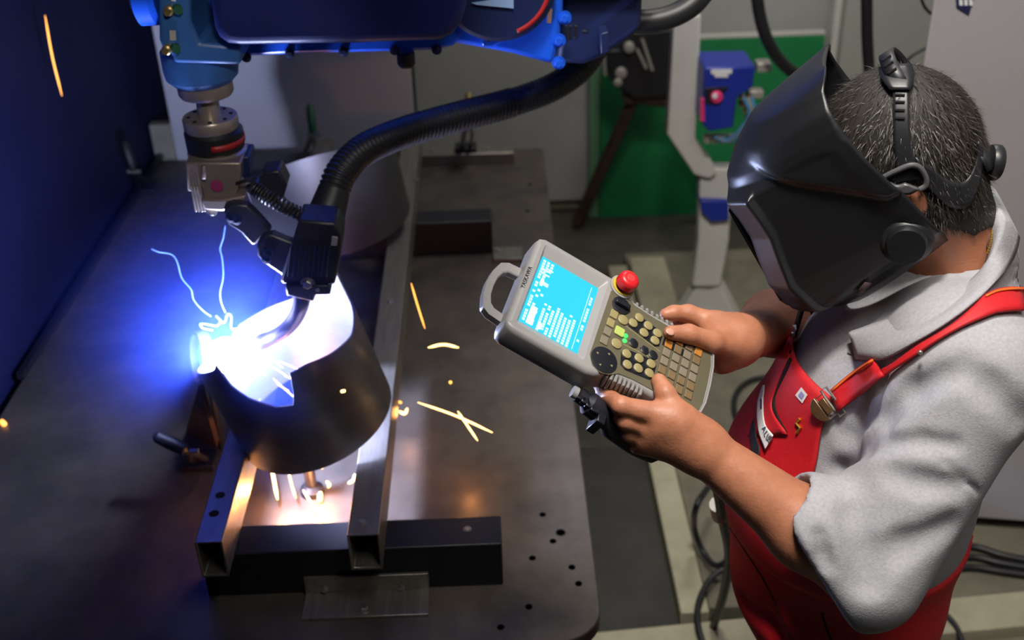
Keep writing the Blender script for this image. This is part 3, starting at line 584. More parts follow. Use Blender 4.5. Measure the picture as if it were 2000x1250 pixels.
# membrane and rim
far = [(103, -2), (107, -10), (116, -12), (127, -7), (141, -1), (165, 1), (200, 1), (240, 0), (257, 1), (264, 6), (268, 25), (269, 57)]
near = [(269, 57), (268, 89), (264, 108), (257, 113), (240, 114), (200, 113), (165, 114), (146, 117), (133, 127), (121, 131), (108, 126), (101, 112)]
plate('keypad_membrane', m_memb, far+near[1:], 6.0, 7.9, bevel=.0004)
out_ = [(253, -4.5), (262, -2), (268.5, 6), (272, 26), (273, 57), (272, 88), (268, 106), (261, 114)]; inn = [(253, -2.2), (261, .3), (266.2, 7.5), (269.6, 26.5), (270.6, 57), (269.6, 87), (266, 104), (260, 112)]
MB().grid([[(u/1000, -v_/1000, z) for u, v_ in L_] for L_, z in ((out_, .0072), (out_, .0098), (inn, .0098), (inn, .0072), (out_, .0072))]).build('rim_strip', m_pgrey, pd, local=True)
def disc(name, m, u, v_, r, z0, z1, parent=pd, seg=24, dome=0):
    pr = [(r, z0/1000), (r, (z1-.6)/1000), (r*.88, z1/1000)]
    if dome: pr = [(r, z0/1000), (r, (z0+(z1-z0)*.55)/1000), (r*.92, (z0+(z1-z0)*.82)/1000), (r*.7, (z1-.4)/1000), (r*.4, z1/1000)]
    return MB().lathe([(q/1000, h) for q, h in pr], (u/1000, -v_/1000, 0), (0, 0, 1), seg).build(name, m, parent, local=True, smooth=40)
m_es = mat('button_red', (.62, .015, .02), .32)
disc('stop_bezel', m_pgrey, 116, -18, 18, 2, 10); disc('stop_ring', mat('ring_yellow', (.5, .36, .02), .4), 116, -18, 15.5, 10, 12)
disc('stop_stem', m_kdark, 116, -18, 11, 12, 17); es = disc('stop_button', m_es, 116, -18, 14.5, 17, 32, dome=1)
disc('button_cap', mat('cap_red', (.7, .05, .05), .3), 116, -18, 6, 31, 32.6, es)
kn = disc('mode_knob', m_kdark, 122, 13, 13.5, 7.9, 10); plate('knob_grip', m_kdark, rr(111, 133, 9.5, 17, 3), 10, 16, kn, bevel=.001)
pdk = disc('cursor_pad', m_kdark, 121, 110, 19, 7.9, 9.8)
for k in range(4):
    a = k*math.pi/2+.3; disc('pad_arrow', m_kyel, 121+12*math.cos(a), 110+12*math.sin(a), 2.2, 9.6, 10.4, pdk, 3)
for i, (u, v_) in enumerate(((116, 33), (115, 49), (114.5, 65), (113.5, 81))): plate('small_key', m_kgrey if i > 1 else m_kyel, rr(u-5.5, u+5.5, v_-6.5, v_+6.5, 1.2), 7.9, 9.6, bevel=.0008)
disc('round_key', m_kyel, 130, 34, 7.5, 7.9, 10.4); disc('round_key', m_kyel, 130.5, 76, 7.5, 7.9, 10.4)
plate('lit_key', mat('key_lime', (.42, .5, .12), .4), rr(123, 137, 48, 62, 2.5), 7.9, 10.2, bevel=.0008)
mg = mat('led_green', (.02, .3, .05), .4, emit=(.05, 1, .1), estr=1.6)
disc('status_led', mg, 140, 55.5, 3.2, 7.9, 9.4, seg=14); disc('status_led', mg, 140.5, 64, 3.2, 7.9, 9.4, seg=14)
disc('oval_key', m_kdark, 153, 60, 7, 7.9, 9.8); disc('oval_key', m_kdark, 170.5, 61, 7, 7.9, 9.8, seg=6); disc('oval_key', m_kdark, 183.5, 61, 7, 7.9, 9.8)
gp = plate('key_field', m_kdark, [(137, 34), (143, 22), (153, 9), (160, 13), (186, 17), (190, 24), (189, 42), (183, 46), (172, 44), (140, 38)], 7.9, 8.3)
for (u, v_) in ((144.3, 30.3), (150.6, 16.5), (162.6, 35.6), (165.8, 20.9), (180.4, 38), (181, 24.2)): disc('jog_key', m_kyel, u, v_, 6.6, 8.3, 11, gp)
gp = plate('key_field', m_kdark, [(140, 84), (143, 76), (150, 74), (186, 68), (192, 74), (192, 96), (188, 101), (178, 103), (152, 107), (144, 103)], 7.9, 8.3)
for (u, v_) in ((147.5, 83), (152.5, 98.5), (165.5, 79), (168, 94.5), (183.5, 77), (184.5, 92.3)): disc('jog_key', m_kyel, u, v_, 6.6, 8.3, 11, gp)
for (p, q) in (((136, 40), (192, 49)), ((140, 70), (192, 65))):
    p, q = np.array(p), np.array(q); d = nrm(q-p); s_ = np.array([-d[1], d[0]])*.5; plate('print_line', m_kyel, [tuple(p+s_), tuple(q+s_), tuple(q-s_), tuple(p-s_)], 7.85, 8.1)
for i in range(4):
    for j in range(6):
        u, v_ = 201+i*14.7, 15.5+j*15+(0 if i else 0)
        if i == 0 and j == 5: continue
        m = m_kora if (i == 3 and j == 0) else (m_kora if False else (m_kyel if (j == 0 or (i, j) in ((0, 1), (3, 1), (1, 1))) else (m_kgrey if j < 4 else m_kbrown)))
        if j in (0, 1) and i < 3: plate('key_gap', m_kdark, rr(u-8.6, u-5.8, v_-6, v_+6, .4), 7.8, 8.4)
        plate('square_key', m if m is not m_kyel else m_kora if (i+j) % 2 else m_kbrown, rr(u-5.6, u+5.6, v_-6.4, v_+6.4, 1.2), 7.9, 9.9, bevel=.0009)
# ribbed grips on the waist, near and far side
for k in range(9):
    for sgn in (1, -1):
        u0 = 132+k*6.2 if sgn > 0 else 136+k*8; vv = (123.5+1.2*math.cos(k*.5)) if sgn > 0 else -9.0
        b = MB(); b.tube([(u0/1000, -(vv-5*sgn)/1000, .0066), (u0/1000+.001, -(vv+1.5*sgn)/1000, .002), (u0/1000+.003, -(vv+2.5*sgn)/1000, -.008), (u0/1000+.006, -(vv+1.0*sgn)/1000, -.02)], [.0021, .0026, .0026, .002], 8); b.build('grip_rib', m_pgrey, pd, local=True)
# black hand strap and its buckle under the near side
b = MB(); b.tube(spline([PX(1128, 770, -30), PX(1165, 800, -36), PX(1205, 832, -48), PX(1250, 862, -56), PX(1300, 880, -52), PX(1330, 880, -44)], 5), [.010]*3+[.016]*6+[.021]*10+[.015]*7, 14)
b.build('hand_strap', mat('strap_black', (.012, .012, .02), .55), pd)
b = MB()
for k in range(4): b.box(PX(1136+k*9, 772+k*8, -26), (.014, .018, .007), PR)
b.box(PX(1165, 826, -38), (.012, .016, .03), PR); b.build('strap_buckle', m_kdark, pd, bevel=.0015)
MB().tube([PX(1118, 764, -26), PX(1127, 769, -26)], .008, 12).build('strap_anchor', m_pgrey, pd)
# cable from the foot of the pendant down to the floor
hose('pendant_cable', 'black cable hanging from the pendant past the red trousers to the floor', [PL(255, 75, -26), PL(285, 90, -45), U(1398, 935, 1.85), U(1412, 1010, 2.1), U(1424, 1085, 2.4), U(1412, 1165, 2.7), U(1388, 1240, 2.95), Uz(1370, 1300, .062)], .0105, cat='cable')
MB().tube([U(1402, 985, 2.05), U(1407, 1008, 2.1)], .0155, 12).build('cable_gland', m_grey, bpy.data.objects['pendant_cable'])
# ------------------------------------------------------------ distance-field modelling for body and cloth
def smin(a, b, k):
    h = np.maximum(k-np.abs(a-b), 0)/k; return np.minimum(a, b)-h*h*k*.25
def prim_eval(pr, X, Y, Z):
    kind = pr[0]
    if kind == 'c':                    # tapered capsule: a, b, ra, rb, (axis, squash)
        a, b, ra, rb = pr[1:5]; a = np.array(a); b = np.array(b); ab = b-a; L2 = max(ab@ab, 1e-12)
        px, py, pz = X-a[0], Y-a[1], Z-a[2]; t = np.clip((px*ab[0]+py*ab[1]+pz*ab[2])/L2, 0, 1)
        dx, dy, dz = px-t*ab[0], py-t*ab[1], pz-t*ab[2]; r = ra+(rb-ra)*t
        if len(pr) > 6 and pr[6] is not None:
            ax, s = pr[6]; q = dx*ax[0]+dy*ax[1]+dz*ax[2]; dx, dy, dz = dx-q*ax[0]*(1-1/s), dy-q*ax[1]*(1-1/s), dz-q*ax[2]*(1-1/s)
        return np.sqrt(dx*dx+dy*dy+dz*dz)-r
    if kind == 'e':                    # ellipsoid: centre, rotation columns, radii
        c, R, rad = pr[1:4]; px, py, pz = X-c[0], Y-c[1], Z-c[2]
        q = [(px*R[0][i]+py*R[1][i]+pz*R[2][i]) for i in range(3)]
        k0 = np.sqrt(sum((q[i]/rad[i])**2 for i in range(3))); k1 = np.sqrt(sum((q[i]/rad[i]**2)**2 for i in range(3)))+1e-9
        return k0*(k0-1)/k1
def prim_box(pr):
    if pr[0] == 'c':
        a, b = np.array(pr[1]), np.array(pr[2]); r = max(pr[3], pr[4])*(pr[6][1] if len(pr) > 6 and pr[6] is not None else 1); return np.minimum(a, b)-r, np.maximum(a, b)+r
    c = np.array(pr[1]); r = max(pr[3]); return c-r, c+r
def kof(pr): return pr[5] if pr[0] == 'c' else pr[4]
def sdf_at(prims, p):
    p = np.atleast_2d(p); F = np.full(len(p), 9.)
    for pr in prims:
        d = prim_eval(pr, p[:, 0], p[:, 1], p[:, 2]); k = kof(pr)
        F = smin(F, d, k) if k > 0 else np.maximum(F, -d) if k == 0 else -smin(-F, d, -k)
    return F
def sdf_grid(prims, xs, ys, zs, off=0):
    F = np.full((len(xs), len(ys), len(zs)), .08, np.float32)
    for pr in prims:
        lo, hi = prim_box(pr); k = abs(kof(pr)); m = .02+k
        sl = []
        for ax, l, h in zip((xs, ys, zs), lo, hi): sl.append(slice(max(0, np.searchsorted(ax, l-m)-1), np.searchsorted(ax, h+m)+1))
        X, Y, Z = xs[sl[0], None, None], ys[None, sl[1], None], zs[None, None, sl[2]]
        if 0 in (X.size, Y.size, Z.size): continue
        d = prim_eval(pr, X, Y, Z).astype(np.float32); S_ = F[sl[0], sl[1], sl[2]]; kk = kof(pr)
        F[sl[0], sl[1], sl[2]] = smin(S_, d, kk) if kk > 0 else -smin(-S_, d, -kk)
    return F-off
def surface_nets(F, xs, ys, zs):
    s = F < 0; nx, ny, nz = F.shape
    c = [(i, j, k) for i in (0, 1) for j in (0, 1) for k in (0, 1)]
    cnt = sum(s[i:nx-1+i, j:ny-1+j, k:nz-1+k].astype(np.int8) for i, j, k in c)
    I, J, K = np.nonzero((cnt > 0) & (cnt < 8)); n = len(I); idx = -np.ones((nx-1, ny-1, nz-1), np.int32); idx[I, J, K] = np.arange(n)
    vals = {q: F[I+q[0], J+q[1], K+q[2]] for q in c}; acc = np.zeros((n, 3)); num = np.zeros(n)
    for a in c:
        for d in range(3):
            if a[d]: continue
            b = list(a); b[d] = 1; b = tuple(b); va, vb = vals[a], vals[b]; m = (va < 0) != (vb < 0)
            t = np.where(m, va/np.where(m, va-vb, 1), 0); p = np.tile(np.array(a, float), (n, 1)); p[:, d] = t
            acc[m] += p[m]; num += m
    acc /= num[:, None]
    P = np.stack([ax[q]+acc[:, i]*(ax[q+1]-ax[q]) for i, (ax, q) in enumerate(((xs, I), (ys, J), (zs, K)))], 1)
    faces = []
    for d in range(3):
        sl0 = [slice(None)]*3; sl1 = [slice(None)]*3; sl0[d] = slice(0, -1); sl1[d] = slice(1, None)
        A, B = s[tuple(sl0)], s[tuple(sl1)]; q = np.array(np.nonzero(A != B)).T
        o1, o2 = [(1, 2), (2, 0), (0, 1)][d]
        ok = (q[:, o1] > 0) & (q[:, o2] > 0) & (q[:, o1] < F.shape[o1]-1) & (q[:, o2] < F.shape[o2]-1); q = q[ok]
        def cell(da, db): r = q.copy(); r[:, o1] -= da; r[:, o2] -= db; return idx[r[:, 0], r[:, 1], r[:, 2]]
        f = np.stack([cell(1, 1), cell(0, 1), cell(0, 0), cell(1, 0)], 1); flip = ~A[tuple(q.T)] if len(q) else np.zeros(0, bool)
        f[flip] = f[flip][:, ::-1]; faces.append(f)
    return P, np.concatenate(faces)
def axis(lo, hi, fine=(), h=.007, hf=.0026):
    out = [lo]
    while out[-1] < hi:
        x = out[-1]; st = hf if any(a-.004 <= x <= b for a, b in fine) else h; out.append(x+st)
    return np.array(out)
def np_obj(name, P, Fc, m, parent, smooth=True, vcol=None):
    me = bpy.data.meshes.new(name); P = P-np.array(LOC[parent.name]) if parent is not None else P
    me.vertices.add(len(P)); me.vertices.foreach_set('co', P.astype(np.float32).ravel()); k = Fc.shape[1]
    me.loops.add(Fc.size); me.loops.foreach_set('vertex_index', Fc.astype(np.int32).ravel())
    me.polygons.add(len(Fc)); me.polygons.foreach_set('loop_start', np.arange(0, Fc.size, k, dtype=np.int32))
    me.polygons.foreach_set('use_smooth', np.full(len(Fc), smooth)); me.update(calc_edges=True); me.validate()
    me.materials.append(m); o = bpy.data.objects.new(name, me); COL.objects.link(o)
    if parent is not None: o.parent = parent; LOC[o.name] = LOC[parent.name]; ROT[o.name] = np.eye(3)
    return o
def shoot(prims, o, d, off=0, t0=.6, t1=2.6):      # march rays o + d t to the surface; returns points (nan when missed)
    o = np.atleast_2d(o); d = np.atleast_2d(d); n = max(len(o), len(d)); o = np.broadcast_to(o, (n, 3)); d = np.broadcast_to(d, (n, 3)); L_ = np.linalg.norm(d, axis=1)
    t = np.full(n, t0)
    for _ in range(90): t = t+(sdf_at(prims, o+d*t[:, None])-off)/L_*.8
    p = o+d*t[:, None]; p[(t > t1) | (np.abs(sdf_at(prims, p)-off) > .004)] = np.nan; return p
def gradn(prims, p, e=.003):
    g = np.stack([sdf_at(prims, p+np.eye(3)[i]*e)-sdf_at(prims, p-np.eye(3)[i]*e) for i in range(3)], 1); return g/(np.linalg.norm(g, axis=1)[:, None]+1e-9)
# ------------------------------------------------------------ the worker
m_skin = mat('skin', (.48, .195, .105), .5, 0, scale=45, col2=(.39, .15, .08), bump=.10, bscale=260)
m_skin.node_tree.nodes['Principled BSDF'].inputs['Subsurface Weight'].default_value = .08
m_skin.node_tree.nodes['Principled BSDF'].inputs['Subsurface Radius'].default_value = (.01, .004, .002)
m_shirt = mat('shirt_grey', (.40, .395, .42), .85, 0, scale=220, col2=(.32, .315, .345), bump=.18, bscale=420)
m_redc = mat('overall_red', (.56, .006, .012), .62, 0, scale=160, col2=(.48, .005, .010), bump=.12, bscale=500)
m_hel = mat('helmet_black', (.010, .010, .012), .38, 0, bump=.06, bscale=900)
m_hin = mat('helmet_inside', (.006, .006, .006), .8)
m_strap = mat('strap_plastic', (.016, .016, .019), .4)
m_lens = mat('lens_dark', (.006, .006, .008), .08)
LAT = nrm((-.17, -.98, 0)); FWD = nrm((-.98, .17, 0)); UPV = np.array([0, 0, 1.])
pe = thing('person', 'man in welding helmet, grey polo shirt and red bib overalls holding the pendant', 'person', (.56, 1.37, 0))
HD = np.array([.55, 1.39, 1.65]); _hp, _hy, _hr = np.radians([38, 15, 4])
HF = np.array([-np.cos(_hp)*np.cos(_hy), np.cos(_hp)*np.sin(_hy), -np.sin(_hp)]); _l = np.array([-np.sin(_hy), -np.cos(_hy), 0]); _u = np.cross(_l, HF); _u = _u*np.sign(_u[2])
HL = _l*np.cos(_hr)+_u*np.sin(_hr); HU = _u*np.cos(_hr)-_l*np.sin(_hr)
def HP(f, u, l): return HD+(HF*f+HU*u+HL*l)/1000
HR = np.stack([HF, HU, HL], 1)
SH_N, EL_N = np.array([.590, 1.20, 1.415]), np.array([.458, 1.085, 1.190]); WR_N = PX(1366, 872, -8)
SH_F, EL_F = np.array([.625, 1.57, 1.43]), np.array([.50, 1.66, 1.235]); WR_F = PX(1440, 664, -4)
TOR = [('c', (.655, 1.385, 1.49), (.620, 1.385, 1.37), .056, .108, .05, (LAT, 1.35)),
       ('c', (.615, 1.38, 1.37), (.580, 1.38, 1.27), .118, .148, .05, (LAT, 1.35)),
       ('c', (.580, 1.38, 1.27), (.532, 1.38, 1.10), .148, .172, .05, (LAT, 1.18)),
       ('c', (.532, 1.38, 1.10), (.532, 1.38, .93), .172, .165, .05, (LAT, 1.15))]
LEG = []
for s in (-1, 1):
    h_ = np.array([.55, 1.38, .92])+LAT*s*.095; kx = np.array([.545, 1.38, .50])+LAT*s*.11; an = np.array([.565, 1.38, .09])+LAT*s*.12
    LEG += [('c', h_, kx, .095, .062, .06), ('c', kx, an, .060, .042, .03)]
# hands, in pendant millimetres or measured points at a height over the pendant face
NH = dict(tip=PX(1287, 742, 15), ip=PX(1297, 766, 22), mcp=PX(1322, 808, 22), i0=PX(1288, 806, 12), i1=PX(1206, 790, -2))
def chain(pts, rs, k=.006): return [('c', pts[i], pts[i+1], rs[i], rs[i+1], k) for i in range(len(pts)-1)]
near = []
near += [('c', WR_N, PX(1300, 818, 4), .029, .026, .02), ('c', WR_N, PX(1280, 838, -14), .027, .022, .02), ('c', WR_N, PX(1262, 860, -36), .024, .020, .02), ('c', WR_N, PX(1330, 822, 12), .026, .021, .02)]
near += chain([PX(1345, 845, 8), PX(1322, 806, 17), PX(1299, 768, 19), PX(1287, 744, 15)], [.020, .0145, .0125, .0100])
near += chain([PX(1292, 812, 8), PX(1212, 792, -1), PL(150, 122, -34), PL(143, 104, -45)], [.0165, .0115, .010, .0085])
near += chain([PX(1278, 836, -12), PX(1222, 822, -16), PL(164, 124, -50), PL(158, 104, -56)], [.0165, .0115, .0100, .0085])
near += chain([PX(1268, 852, -28), PX(1230, 846, -32), PL(184, 124, -58), PL(178, 104, -60)], [.0150, .0110, .0095, .008])
near += chain([PX(1262, 868, -42), PX(1244, 868, -46), PL(203, 124, -62), PL(198, 106, -62)], [.0130, .0100, .0088, .0075])
far = []
far += [('c', WR_F, PX(1400, 640, -8), .029, .024, .02), ('c', WR_F, PX(1404, 668, 0), .027, .024, .02), ('c', WR_F, PX(1408, 700, -30), .026, .022, .02), ('c', WR_F, PX(1412, 672, -36), .026, .02, .02)]
far += chain([PX(1425, 672, 4), PX(1392, 668, 14), PX(1345, 652, 18), PX(1310, 650, 15)], [.020, .0145, .0125, .0098])
far += chain([PX(1396, 632, -8), PX(1344, 612, -16), PX(1316, 611, -20), PX(1300, 614, -24)], [.0165, .012, .0102, .0085])
far += chain([PX(1394, 640, -26), PX(1345, 622, -38), PL(198, 8, -46), PL(196, 24, -46)], [.016, .0115, .0098, .0085])
far += chain([PX(1398, 660, -40), PX(1362, 650, -50), PL(220, 10, -52), PL(217, 26, -50)], [.015, .011, .0095, .0082])
far += chain([PX(1404, 684, -46), PX(1380, 676, -54), PL(240, 14, -54), PL(237, 28, -52)], [.013, .010, .0088, .0075])
ARMS = [('c', SH_N, EL_N, .048, .046, .03), ('c', EL_N, EL_N+(WR_N-EL_N)*.35, .046, .049, .025), ('c', EL_N+(WR_N-EL_N)*.35, WR_N, .049, .030, .025),
        ('c', SH_F, EL_F, .048, .045, .03), ('c', EL_F, EL_F+(WR_F-EL_F)*.4, .045, .049, .025), ('c', EL_F+(WR_F-EL_F)*.4, WR_F, .049, .030, .025)]
HEADP = [('e', HP(14, 12, 0), HR, (.098, .103, .077), .02), ('e', HP(40, -40, 0), HR, (.062, .085, .062), .03), ('c', HP(104, -24, 0), HP(116, -44, 0), .008, .013, .012), ('c', HP(90, -100, 0), HP(85, -104, 0), .022, .022, .03),
         ('c', HP(96, -70, -16), HP(96, -70, 16), .006, .006, .008), ('e', HP(26, -30, 78), HR, (.016, .03, .008), .006), ('e', HP(26, -30, -78), HR, (.016, .03, .008), .006), ('c', HP(96, 2, -34), HP(96, 2, 34), .008, .008, .01), ('e', HP(92, -16, -31), HR, (.012, .012, .012), .003), ('e', HP(92, -16, 31), HR, (.012, .012, .012), .003),
         ('c', HP(10, -70, 0), (.636, 1.385, 1.47), .062, .066, .03)]
bodyT = [('c', p[1], p[2], p[3]-.016, p[4]-.016, p[5], p[6]) for p in TOR]
bodyL = [('c', p[1], p[2], p[3]-.01, p[4]-.008, p[5]) for p in LEG]
hp_ = np.array([q for pr in near+far for q in (pr[1], pr[2])])
fx = [(hp_[:, 0].min()-.03, hp_[:, 0].max()+.03)]; fy = [(hp_[:, 1].min()-.03, hp_[:, 1].max()+.03)]; fz = [(hp_[:, 2].min()-.03, hp_[:, 2].max()+.03)]
xs, ys, zs = axis(.02, .86, fx), axis(.95, 1.82, fy), axis(.05, 1.80, fz)
Fb = sdf_grid(bodyT+bodyL+ARMS+HEADP+near+far, xs, ys, zs)
P, Fc = surface_nets(Fb, xs, ys, zs); np_obj('body', P, Fc, m_skin, pe)
m_nail = mat('nail', (.58, .30, .22), .3)
for a, h, dr in ((PX(1309, 648, 24.2), 0, PX(1345, 652, 20)-PX(1310, 650, 20)),):
    ex = nrm(dr); ez = nrm(pn-ex*(pn@ex)); MB().ell(a, (.0068, .0056, .0016), np.stack([ex, np.cross(ez, ex), ez], 1), 14, 8).build('thumb_nail', m_nail, pe, smooth=180)
# ---- polo shirt
SLV = [('c', SH_N+np.array([0, .03, .01]), SH_N, .095, .092, .05), ('c', SH_N, EL_N, .092, .072, .03), ('c', EL_N+(WR_N-EL_N)*.06, EL_N+(WR_N-EL_N)*.34, .068, .076, .03),
       ('c', SH_F+np.array([0, -.03, .01]), SH_F, .09, .085, .05), ('c', SH_F, EL_F, .085, .080, .03)]
CREASE = []
SHP = TOR+SLV
def crease(pts, r, depth, k=.018):
    w_ = shoot(SHP, CAM, np.array([ray(*a) for a in pts]), 0, .8, 2.2)
    w_ = w_[~np.isnan(w_[:, 0])]
    if len(w_) < 2: return
    g = gradn(SHP, w_); w_ = w_+g*(r-depth)
    for i in range(len(w_)-1):
        if np.linalg.norm(w_[i+1]-w_[i]) < .12: CREASE.append(('c', w_[i], w_[i+1], r, r, -k))
crease([(1640, 920), (1680, 870), (1720, 820), (1780, 765), (1840, 735)], .012, .012)
crease([(1665, 895), (1720, 868), (1800, 862), (1860, 870)], .008, .005, .014)
crease([(1750, 930), (1800, 945), (1870, 950)], .010, .004, .02)
crease([(1602, 1050), (1608, 1085), (1615, 1105)], .008, .006, .014)
crease([(1690, 1130), (1760, 1070), (1850, 1030)], .012, .004, .025)
crease([(1660, 1010), (1690, 1080), (1700, 1140)], .012, .004, .025)
crease([(1720, 740), (1700, 800), (1660, 850)], .012, .004, .025)
crease([(1880, 720), (1940, 760), (1990, 820)], .012, .003, .025)
crease([(1830, 890), (1870, 925), (1915, 965), (1950, 1000)], .003, .0015, .004)
xs, ys, zs = axis(.28, .90, h=.0052), axis(.93, 1.83, h=.0052), axis(.98, 1.60, h=.0052)
Fs = sdf_grid(SHP+CREASE, xs, ys, zs)
X, Y, Z = np.meshgrid(xs, ys, zs, indexing='ij', sparse=True)
for (sh, el, r_) in ((SH_N, EL_N, .062), (SH_F, EL_F, .060)):
    nn = nrm((-.86, -.05, -.50)) if sh is SH_N else nrm((-.75, .1, -.6)); pc = Uy(1588, 1095, 1.09) if sh is SH_N else el
    pl_ = (X-pc[0])*nn[0]+(Y-pc[1])*nn[1]+(Z-pc[2])*nn[2]
    near_arm = (((X-el[0])**2+(Y-el[1])**2+(Z-el[2])**2) < .19**2)
    wr_ = WR_N if sh is SH_N else WR_F; inn = prim_eval(('c', el, el+(wr_-el)*.6, r_-.007, r_-.009), X, Y, Z)
    Fs = np.where(near_arm, -smin(-Fs, -pl_, .012), Fs); Fs = -smin(-Fs, inn, .010)
neck = prim_eval(('c', HP(10, -70, 0), (.655, 1.385, 1.44), .070, .071), X, Y, Z); Fs = np.maximum(Fs, -neck)
P, Fc = surface_nets(Fs, xs, ys, zs); shirt = np_obj('polo_shirt', P, Fc, m_shirt, pe)
# collar: folded band around the neck
NK = HEADP[-1:]+TOR
def onneck(a, off): return shoot(NK, CAM, ray(*a), off, .8, 2.4)[0]
ct = np.array([onneck(a, .014) for a in ((1950, 412), (1958, 428), (1955, 452), (1938, 500), (1905, 545), (1860, 575), (1800, 602), (1740, 625), (1690, 644), (1655, 656))])
co = np.array([shoot(SHP, CAM, ray(*a), .010, .8, 2.4)[0] for a in ((1992, 440), (1990, 462), (1984, 490), (1970, 520), (1937, 560), (1892, 600), (1840, 638), (1780, 674), (1722, 704), (1672, 704))])
ok_ = ~(np.isnan(ct[:, 0]) | np.isnan(co[:, 0])); ct, co = spline(ct[ok_], 5), spline(co[ok_], 5)
cc_ = ct.mean(0); 
def mir(p): return p-2*((p-np.array([.62, 1.385, 0]))@LAT)[:, None]*LAT
rowsC = []
for t_, hgt in ((-.35, -.008), (-.12, .0), (0, .004), (.12, .006), (.4, .010), (.8, .006), (1, .002)):
    r_ = ct+(co-ct)*t_ if t_ >= 0 else ct+(cc_-ct)*(-t_*.45)+np.array([0, 0, t_*.05])
    r_ = r_+np.array([0, 0, hgt]); m_ = mir(r_)[::-1]; rowsC.append(np.vstack([r_[:], m_])[list(range(len(r_)))] if False else np.vstack([mir(r_)[1:][::-1], r_[1:]]) if True else 0)
MB().grid(rowsC).build('collar', m_shirt, shirt, smooth=180, solid=.004)
# ---- red bib overalls
OV = [('c', p[1], p[2], p[3]+.004, p[4]+.007, p[5], p[6]) for p in TOR]+[('c', p[1], p[2], p[3]+.022, p[4]+.03, .05) for p in LEG]
CREASE2 = CREASE; CREASE = []; SHP0 = SHP; SHP = OV
crease([(1450, 1180), (1500, 1215), (1530, 1260)], .014, .005, .025)
CR3 = CREASE; SHP = SHP0
xs, ys, zs = axis(.28, .84, h=.007), axis(1.08, 1.70, h=.007), axis(.06, 1.16, h=.007)
Fo = sdf_grid(OV+CR3, xs, ys, zs); X, Y, Z = np.meshgrid(xs, ys, zs, indexing='ij', sparse=True)
top = 1.055+.09*np.clip((.60-X)/.2, 0, 1); Fo = np.maximum(Fo, Z-top)
P, Fc = surface_nets(Fo, xs, ys, zs); ov = np_obj('bib_overalls', P, Fc, m_redc, pe)
# boots
for s in (-1, 1):
    an = np.array([.565, 1.38, .09])+LAT*s*.12; bt = [('c', an+[0, 0, .04], an+[0, 0, -.03], .055, .055, .03), ('c', an+[0, 0, -.04], an+FWD*.16+[0, 0, -.045], .050, .042, .03)]
    bx_, by_, bz_ = axis(an[0]-.26, an[0]+.1, h=.009), axis(an[1]-.12, an[1]+.12, h=.009), axis(0.0, .2, h=.009)
    Fq = sdf_grid(bt, bx_, by_, bz_); Xq, Yq, Zq = np.meshgrid(bx_, by_, bz_, indexing='ij', sparse=True); Fq = np.maximum(Fq, .004-Zq+0*Fq)
    Pq, Fcq = surface_nets(Fq, bx_, by_, bz_); np_obj('boot', Pq, Fcq, m_black, pe)
# bib panel: patch over the chest in (angle, height) around the spine
TAX = lambda z: np.array([np.interp(z, [.93, 1.10, 1.28, 1.40, 1.50], [.55, .555, .585, .612, .64]), 1.38, z])
def onT(phi, z, off):
    phi = np.atleast_1d(phi); z = np.atleast_1d(z); o = np.stack([TAX(q) for q in z]); d = np.cos(phi)[:, None]*FWD+np.sin(phi)[:, None]*LAT
    return shoot(TOR, o+d*.5, -d, off, 0, .6)
def phiz(px, py, off=.01):
    p = shoot(TOR, CAM, ray(px, py), off, .8, 2.4)[0]
    if np.isnan(p[0]): return None
    q = p-TAX(p[2]); return math.atan2(q@LAT, q@FWD), p[2]
# ------------------------------------------------------------ bib, pocket, patches, braces
zb = np.linspace(1.05, 1.335, 26); rows_ = []
for z in zb:
    pn_ = np.interp(z, [1.05, 1.10, 1.15, 1.19, 1.25, 1.285, 1.335], [1.55, 1.25, 1.02, .94, .89, .84, .78]); pf_ = np.interp(z, [1.05, 1.10, 1.15, 1.19, 1.25, 1.335], [-1.6, -1.3, -1.0, -.8, -.58, -.30])
    ph = np.linspace(pf_, pn_, 40); g_ = (z-1.05)/.285; lift = .007+.014*g_*np.sin(np.clip((ph-pf_)/(pn_-pf_), 0, 1)*math.pi)
    zr = z+.010*g_*np.cos((ph-.25)*2.2)-.004*g_*np.abs(ph)
    o_ = np.stack([TAX(q) for q in zr]); d_ = np.cos(ph)[:, None]*FWD+np.sin(ph)[:, None]*LAT
    p = shoot(TOR, o_+d_*.5, -d_, 0, 0, .6); rows_.append(p+d_*lift[:, None])
bib = MB().grid(rows_).build('bib', m_redc, ov, smooth=180, solid=.004)
from mathutils.bvhtree import BVHTree
BV = np.array(rows_); nr_, nc_ = BV.shape[:2]
_tree = BVHTree.FromPolygons([tuple(p) for p in BV.reshape(-1, 3)], [(i*nc_+j, i*nc_+j+1, (i+1)*nc_+j+1, (i+1)*nc_+j) for i in range(nr_-1) for j in range(nc_-1)])
def onbib(px, off=.0):     # the bib cloth met by a measured sight line, lifted off the cloth
    d = nrm(ray(*px)); h_ = _tree.ray_cast(Vector(CAM), Vector(d))
    if h_[0] is None:
        q = _tree.find_nearest(Vector(CAM+d*1.72*1.02)); p = np.array(q[0]); return p-d*off
    return np.array(h_[0])-d*off
def quadpatch(name, m, L_, R_, off, parent, nu=8, solid=.0015, surf=onbib):
    L_ = spline(L_, 4); R_ = spline(R_, 4); P = []
    for a, b in zip(L_, R_): P.append([surf(a+(b-a)*k/nu, off) for k in range(nu+1)])
    P = [r_ for r_ in P if not np.isnan(np.array(r_)).any()]
    return MB().grid(P).build(name, m, parent, smooth=180, solid=solid)
